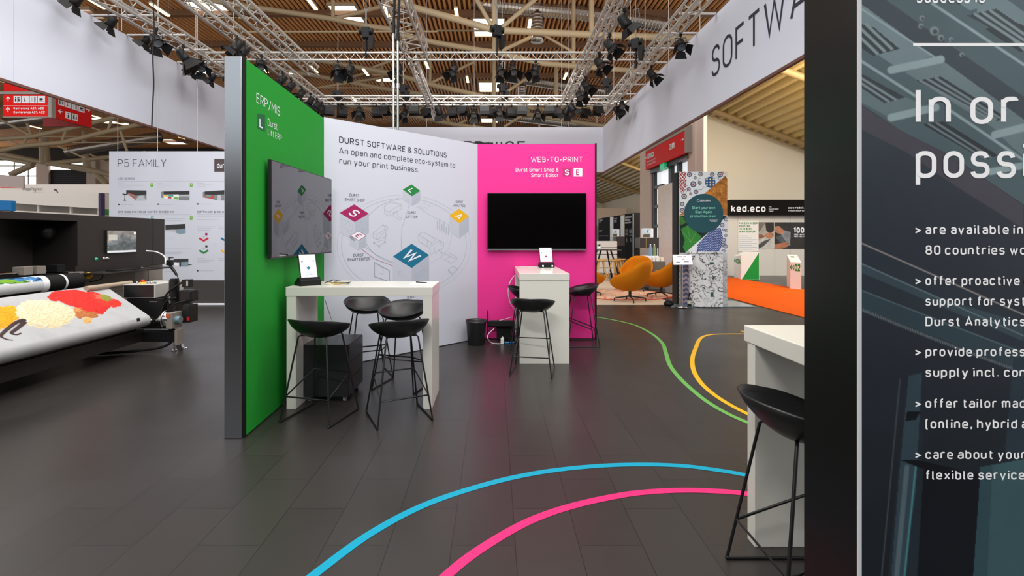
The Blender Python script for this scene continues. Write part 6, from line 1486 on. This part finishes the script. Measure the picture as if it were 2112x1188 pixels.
def hang(kind, label, loc, rz, group, scale=None):
    if kind not in proto:
        o = {'lamp': lamp, 'flood': flood, 'big': lambda l: lamp(l, True)}[kind](label); proto[kind] = o
        o.location = loc; o.rotation_euler.z = rz; o['group'] = group
        if scale: o.scale = (scale,)*3
        return o
    return dup(proto[kind], loc, rz, label, group, scale or 1.0)
def on_x(px, X): return X/((px-CX)/FP)
zb = ZTR-.13
for i, px in enumerate((305,362,400,457,490)):
    hang('big' if px == 362 else 'lamp', '%s black barn-door lamp from the left under the left banner truss' % ORD[i] if px != 362 else 'black lamp with one very large flap under the left banner truss', (XA+.16, on_x(px,XA), zb-.02), (1.1,2.2,.6,2.0,1.3)[i], 'lamps along the left banner truss', .85)
for i, (px, py) in enumerate(((158,2),(230,47),(303,82),(400,143),(438,161))):
    Y = 7.3/((CX-px)/FP); hang('lamp', '%s black spot lamp from the left peeping over the left banner' % ORD[i], (-7.3, Y, EYE-(py-CY)/FP*Y+.2), -1.5, 'spot lamps over the left banner', .7)
for i, px in enumerate((476,491,528,572,590,612,632,645,655)):
    hang('lamp', '%s black barn-door lamp from the left on the truss over the green wall' % ORD[i], (XB+.12, on_x(px,XB), zb), rng.uniform(-2.4,.4), 'lamps on the truss over the green wall', .8)
for i, px in enumerate((697,722,822,936,1031,1058,1105)):
    hang('lamp', '%s black barn-door lamp from the left under the front cross truss' % ORD[i], ((px-CX)/FP*YF, YF, ZTR-.11), rng.uniform(-.8,.8), 'lamps under the front cross truss', .8)
rear = (682,703,743,775,795,833,855,877,905,932,955,977,1000,1017,1030,1056,1076,1110,1132,1150,1168,1210,1232)
for i, px in enumerate(rear):
    kind = 'flood' if i % 3 != 2 else 'lamp'
    hang(kind, '%s black lamp from the left in the row under the rear cross truss' % ORD[i], ((px-CX)/FP*YR, YR+(.14 if i % 2 else -.14), ZTR-.11), rng.uniform(-.5,.5)+(math.pi if i % 4 == 0 else 0), 'lamps in a row under the rear cross truss', .9)
for i, px in enumerate((1288,1258,1236,1208,1195,1180)):
    hang('lamp', '%s black barn-door lamp from the top on the right inner truss' % ORD[i], (XRi+.12, on_x(px,XRi+.12), zb), rng.uniform(.2,2.4), 'lamps on the right inner truss', .85)
for i, px in enumerate((1404,1344,1283,1272)):
    hang('lamp', '%s black lamp from the top on the truss beside the SOFTWARE banner' % ORD[i], (XRo+.12, on_x(px,XRo+.12), zb), rng.uniform(-1,1.2), 'lamps on the truss beside the right banner', .8)
# ------------------------------------------------------------------ chain hoists
def hoist(label):
    t = thing('chain_hoist', label, 'chain hoist', (0,0,0), 'black chain hoists carrying the trusses')
    b = MB(); b.bbox(-.09,.09,-.08,.08,0,.26,.02); b.cyl((-.16,0,.17),(.16,0,.17),.075,14); b.build('motor', M_blackm, t)
    b = MB(); b.hexa([(.08,-.06,-.25),(.16,-.06,-.25),(.16,.06,-.25),(.08,.06,-.25),(.07,-.08,.05),(.19,-.08,.05),(.19,.08,.05),(.07,.08,.05)]); b.build('chain_bag', M_blackm, t)
    b = MB(); b.cyl((0,0,.26),(0,0,.62),.018,8); b.tube([(0,0,.62),(.09,0,.76),(.07,0,.95),(-.05,0,.95),(-.06,0,.78),(0,0,.62)], .010, 6); b.build('hook_loop', M_grey, t)
    b = MB(); b.cyl((0,0,.6),(0,0,ZC-6.3),.010,6); b.build('chain', M_grey, t)
    b = MB(); b.cyl((0,0,0),(0,0,-.42),.03,8); b.build('strap', M_blackm, t)
    return t
h0 = None
for i, (px, py, Y) in enumerate(((755,80,YF),(1025,76,YF),(1311,103,YF),(832,192,YR),(1036,190,YR),(1250,180,YR),(697,205,YR))):
    p = at(px, py, Y); lb = '%s black chain hoist from the left on the %s cross truss' % (ORD[i if i < 3 else (1,2,3,0)[i-3]], 'front' if i < 3 else 'rear')
    if h0 is None: h0 = hoist(lb); h0.location = p
    else: dup(h0, p, rng.uniform(-.6,.6), lb)
# twin poles behind the white wall
for i, (px, top, lb) in enumerate(((811.5,56,'left one of two tall thin steel poles rising behind the white wall'),(820.5,72,'right one of two tall thin steel poles rising behind the white wall'))):
    p = at(px, top, 7.9); t = thing('support_pole', lb, 'pole', (p.x, p.y, 0), 'twin steel poles')
    b = MB(); b.cyl((p.x,p.y,0),(p.x,p.y,p.z),.019,12); b.cyl((p.x,p.y,0),(p.x,p.y,.02),.08,14); b.build('tube', mat('galvanised', (158, 164, 158), .3, .7), t)
    b = MB(); b.cyl((p.x,p.y,p.z-.02),(p.x+.03,p.y,p.z+.75),.022,8); b.cyl((p.x,p.y,p.z-.1),(p.x,p.y,p.z+.03),.03,10); b.build('strap', M_blackm, t)
    b = MB(); b.cyl((p.x,p.y,3.95),(p.x,p.y,4.03),.026,10); b.build('collar', M_chrome, t)
# thin wires and one black cable
def wire(i, p, q, lb, m=None, r=.007):
    b = MB(); b.cyl(p, q, r, 5); solo('suspension_wire', b, m or mat('wire_grey', (196, 192, 186), .4, .3), lb, 'wire', 'thin suspension wires')
for i, px in enumerate((158,251,327,404,482)):
    Y = 7.62/((CX-px)/FP); wire(i, (-7.62,Y,ZT), (-7.62,Y,ZC), '%s thin wire from the left rising from the left banner' % ORD[i])
for i, px in enumerate((1443.7,1379,1330.5,1300,1266,1248)):
    Y = 4.2/((px-CX)/FP); wire(i, (4.2,Y,ZT), (4.2,Y,ZC), '%s thin wire from the right rising from the SOFTWARE banner' % ORD[i])
for i, px in enumerate((243,325,407)):
    p = at(px, 312, Y5+.04); wire(i, p, (p.x,p.y,ZC), '%s thin wire from the left holding up the P5 FAMILY wall' % ORD[i])
for i, px in enumerate((880,978,1158,1172)):
    p = at(px, 262, YB); wire(i, p, (p.x,p.y,ZC), '%s thin wire from the left rising from the back banner' % ORD[i])
cable('black_cable', [at(314,-30,8.9),at(318,60,8.9),at(315,110,8.9),at(317,170,8.9),at(315,215,8.9),at(313,262,8.9)], .012, M_blackm, 'black cable hanging down in front of the left banner')

# ================================================================== HALL ROOF TUBES
RT = thing
nroof = 0
def roof(label, Y, chords, struts, rods=(), r=.12, rs=.085):
    t = thing('roof_truss', label, 'roof truss', at(1019, 60, Y))
    for pts in chords:
        b = MB(); P = [at(x, y, Y) for x, y in pts]; b.tube(P, r, 10); b.build('chord', M_cream, t)
    for s in struts:
        p, q = at(s[0], s[1], Y), at(s[2], s[3], Y); b = MB(); b.cyl(p, q, s[4] if len(s) > 4 else rs, 8); b.build('strut', M_cream, t)
    for (x0, y0, x1, y1, cl) in rods:
        p, q = at(x0, y0, Y), at(x1, y1, Y); b = MB(); b.cyl(p, q, .045, 8); b.build('tie_rod', M_cream, t)
        if cl:
            c = at(cl, y1, Y); e = q; b = MB(); z = .0055*Y; b.bbox(min(e.x,c.x), max(e.x,c.x), Y-.05, Y+.05, e.z-z, e.z+z, .03); b.build('tie_end', M_cream, t)
    return t
def deck_y(x, Y): return CY-(ZC-EYE)/Y*FP        # photo row where a post meets the deck
dk = lambda Y: CY-(ZC-.1-EYE)/Y*FP
roof('nearest cream tube roof truss meeting the post in the top middle', 18.9, [[(740,-26),(834,10),(900,28),(1019,62),(1230,72),(1450,80)]],
     [(1019,62,1019,dk(18.9),.1),(1033,58,1112,-8),(1220,72,1220,dk(18.9),.1),(834,10,834,dk(18.9)),(1019,62,955,-50)], r=.13)
roof('second cream roof truss with the long tie rod in the upper middle', 21.0, [[(300,-22),(430,0),(510,13),(687,39),(755,53),(806,60),(834,73),(900,88),(990,103),(1019,107),(1120,131),(1405,154)]],
     [(687,39,687,dk(21)),(687,39,796,11),(796,11,806,dk(21)),(1036,104,1096,76),(1019,107,1019,62,.1),(1183,138,1183,dk(21)),(1183,108,1100,60,.06)], [(500,66,902,65,0),(902,63,1015,63,0),(1015,63,905,63,905)], r=.11)
roof('third cream roof truss crossing behind the front cross truss', 28.4, [[(520,100),(687,129),(806,151),(900,177),(990,197),(1019,203),(1250,225)]],
     [(1019,203,1019,108,.12),(1036,196,1097,154),(1147,210,1147,dk(28.4),.12),(887,172,887,dk(28.4)),(887,172,977,128),(617,108,617,dk(28.4)),(640,112,742,82),(762,142,808,124),(1220,222,1290,180)], r=.14)
roof('fourth cream roof truss low behind the truss with the green wall lamps', 31.0, [[(520,132),(599,146),(788,182),(960,206),(1130,226)]],
     [(788,182,788,dk(31)),(700,166,790,140),(599,146,599,dk(31)),(660,180,790,160)], [(560,180,826,182,0)], r=.13)
roof('fifth cream roof truss just above the white stand wall', 38, [[(700,212),(760,224),(846,237),(940,257),(1019,268),(1120,272)]],
     [(1019,268,1019,204,.14),(940,257,990,236),(924,255,924,dk(38)),(846,237,880,215),(1112,262,1112,dk(38))], r=.16)
roof('sixth cream roof tube right of the fifth, above the pink wall', 35, [[(1060,230),(1085,235),(1170,249),(1245,260),(1380,282)]],
     [(1230,258,1230,dk(35)),(1040,262,1090,228),(1342,276,1342,dk(35),.2)], r=.16)
roof('cream roof truss under the left banner with a long tie rod', 34, [[(-80,290),(0,286.5),(66,282),(141,266),(180,256),(260,236)],[(-80,316),(0,311),(48,301),(129,294),(222,271),(260,263),(330,246),(420,225)]],
     [(0,246,63,279),(119,301,177,327,.06),(66,282,56,255),(137,266,127,292),(249,271,262,312),(45,302,55,285),(222,271,232,240),(187,262,220,274,.06),(20,290,46,302,.06)],
     [(126,281.7,330,281.7,0),(151,294,330,294,0),(130,282,76,282,76)], r=.16)
roof('farthest cream roof truss before the end wall on the left', 50, [[(0,316),(76,332),(182,352),(300,374)],[(96,338),(177,329.5),(225,324),(300,316)],[(0,324),(70,338)],[(96,337),(170,345),(225,360)]],
     [(91,338,91,dk(50),.4),(97,335,94,300,.3),(176,345,173,dk(50),.2),(181,345,172,300,.3),(23,360,68,340,.3),(196,357,222,380,.3),(186,318,240,345,.12)], r=.24)
# purlins under the deck
for i, Y in enumerate((23.4, 27.2, 32.5, 40, 47.5, 55)):
    b = MB(); b.box(-50, 12, Y-.12, Y+.12, ZC-.36, ZC-.09); struct('trim_%d' % (3+i), b, mat('purlin_brown', (128, 92, 62), .6))
# ventilation ducts
M_duct = mat('duct_spiral', (178, 172, 164), .28, .9)
def duct(label, pts, Y, r, nozz=()):
    t = thing('air_duct', label, 'air duct', at(*pts[len(pts)//2], Y), 'silver spiral air ducts')
    b = MB(); P = [at(x, y, Y) for x, y in pts]; rings = []
    for i in range(len(P)-1):
        d = P[i+1]-P[i]; n = max(1, int(d.length/.16)); u = d.cross(Vector((0,0,1))).normalized(); w = d.cross(u).normalized()
        for j in range(n):
            for k, rr in ((0, r), (.7, r), (.85, r*1.05)):
                c = P[i]+d*((j+k)/n); rings.append([c+(u*math.cos(2*math.pi*q/18)+w*math.sin(2*math.pi*q/18))*rr for q in range(18)])
    b.grid(rings, 0, False, wrap=True); b.build('duct_pipe', M_duct, t)
    for k in (.25, .5, .75):
        c = P[0]+(P[-1]-P[0])*k; c = min((P[i]+(P[i+1]-P[i])*j/8 for i in range(len(P)-1) for j in range(9)), key=lambda v: abs(v.x-c.x))
        b = MB(); b.cyl(c+Vector((0,0,r*.9)), (c.x, c.y, ZC), .012, 5); b.build('hanger', M_grey, t)
    for (x, y0, y1, rn) in nozz:
        a, c = at(x, y0, Y), at(x, y1, Y); b = MB(); L = a.z-c.z; prof = [(rn*1.25, 0), (rn*.95, -L*.25)]
        for k in range(6): z = -L*(.25+.09*k); prof += [(rn*.95, z), (rn*1.02, z-.03), (rn*.95, z-.06)]
        prof += [(rn*.95, -L*.9), (rn*1.1, -L), (0, -L)]
        b.lathe(prof, a, 18); b.build('outlet', M_duct, t)
duct('silver spiral duct at the very top, right of the middle post', [(930,-22),(1000,8),(1190,26),(1372,52)], 23.0, .33, [(1108,12,86,.28)])
duct('silver spiral duct behind the front cross truss', [(690,128),(900,146),(993,152),(1110,168),(1250,190)], 34, .36, [(1076,170,207,.3)])
duct('silver spiral duct low above the back banner', [(1000,233),(1080,243),(1240,262)], 45, .40)
duct('silver spiral duct far left under the red hall signs', [(-60,263),(0,256),(45,250),(120,240)], 36, .38)
duct('silver spiral duct left of the P5 FAMILY wall', [(140,313),(180,306),(240,296),(330,282)], 40, .42)
# hanging strip lamps
M_tubel = mat('strip_light', (255, 232, 190), .5, emit=(255, 220, 160), estr=5.0)
strips = [(194,6),(424,141),(642,8),(796,24),(942,31),(647,144),(754,150),(964,165),(543,144),(1092,53),(976,240),(2,168),(73,263),(242,241),(200,242),(376,285),(305,291),(420,10),(330,22),(880,135),(1166,158),(730,205),(902,222)]
strips.sort()
l0 = None
for i, (px, py) in enumerate(strips):
    Y = (10.3-EYE)*FP/(CY-py); p = at(px, py, Y); lb = '%s glowing strip lamp counted from the left under the hall roof' % ORD[i]
    if l0 is None:
        l0 = thing('strip_lamp', lb, 'strip lamp', (0,0,0), 'glowing strip lamps under the roof')
        b = MB(); b.box(-.06,.06,-.5,.5,0,.04); b.build('diffuser', M_tubel, l0)
        b = MB(); b.box(-.07,.07,-.52,.52,.04,.10); b.build('housing', M_cream, l0)
        b = MB(); b.cyl((0,-.5,.1),(0,-.5,ZC-10.3+.02),.008,5); b.cyl((0,.5,.1),(0,.5,ZC-10.3+.02),.008,5); b.build('hanger', M_grey, l0)
        l0.location = p
    else: dup(l0, p, 0, lb)
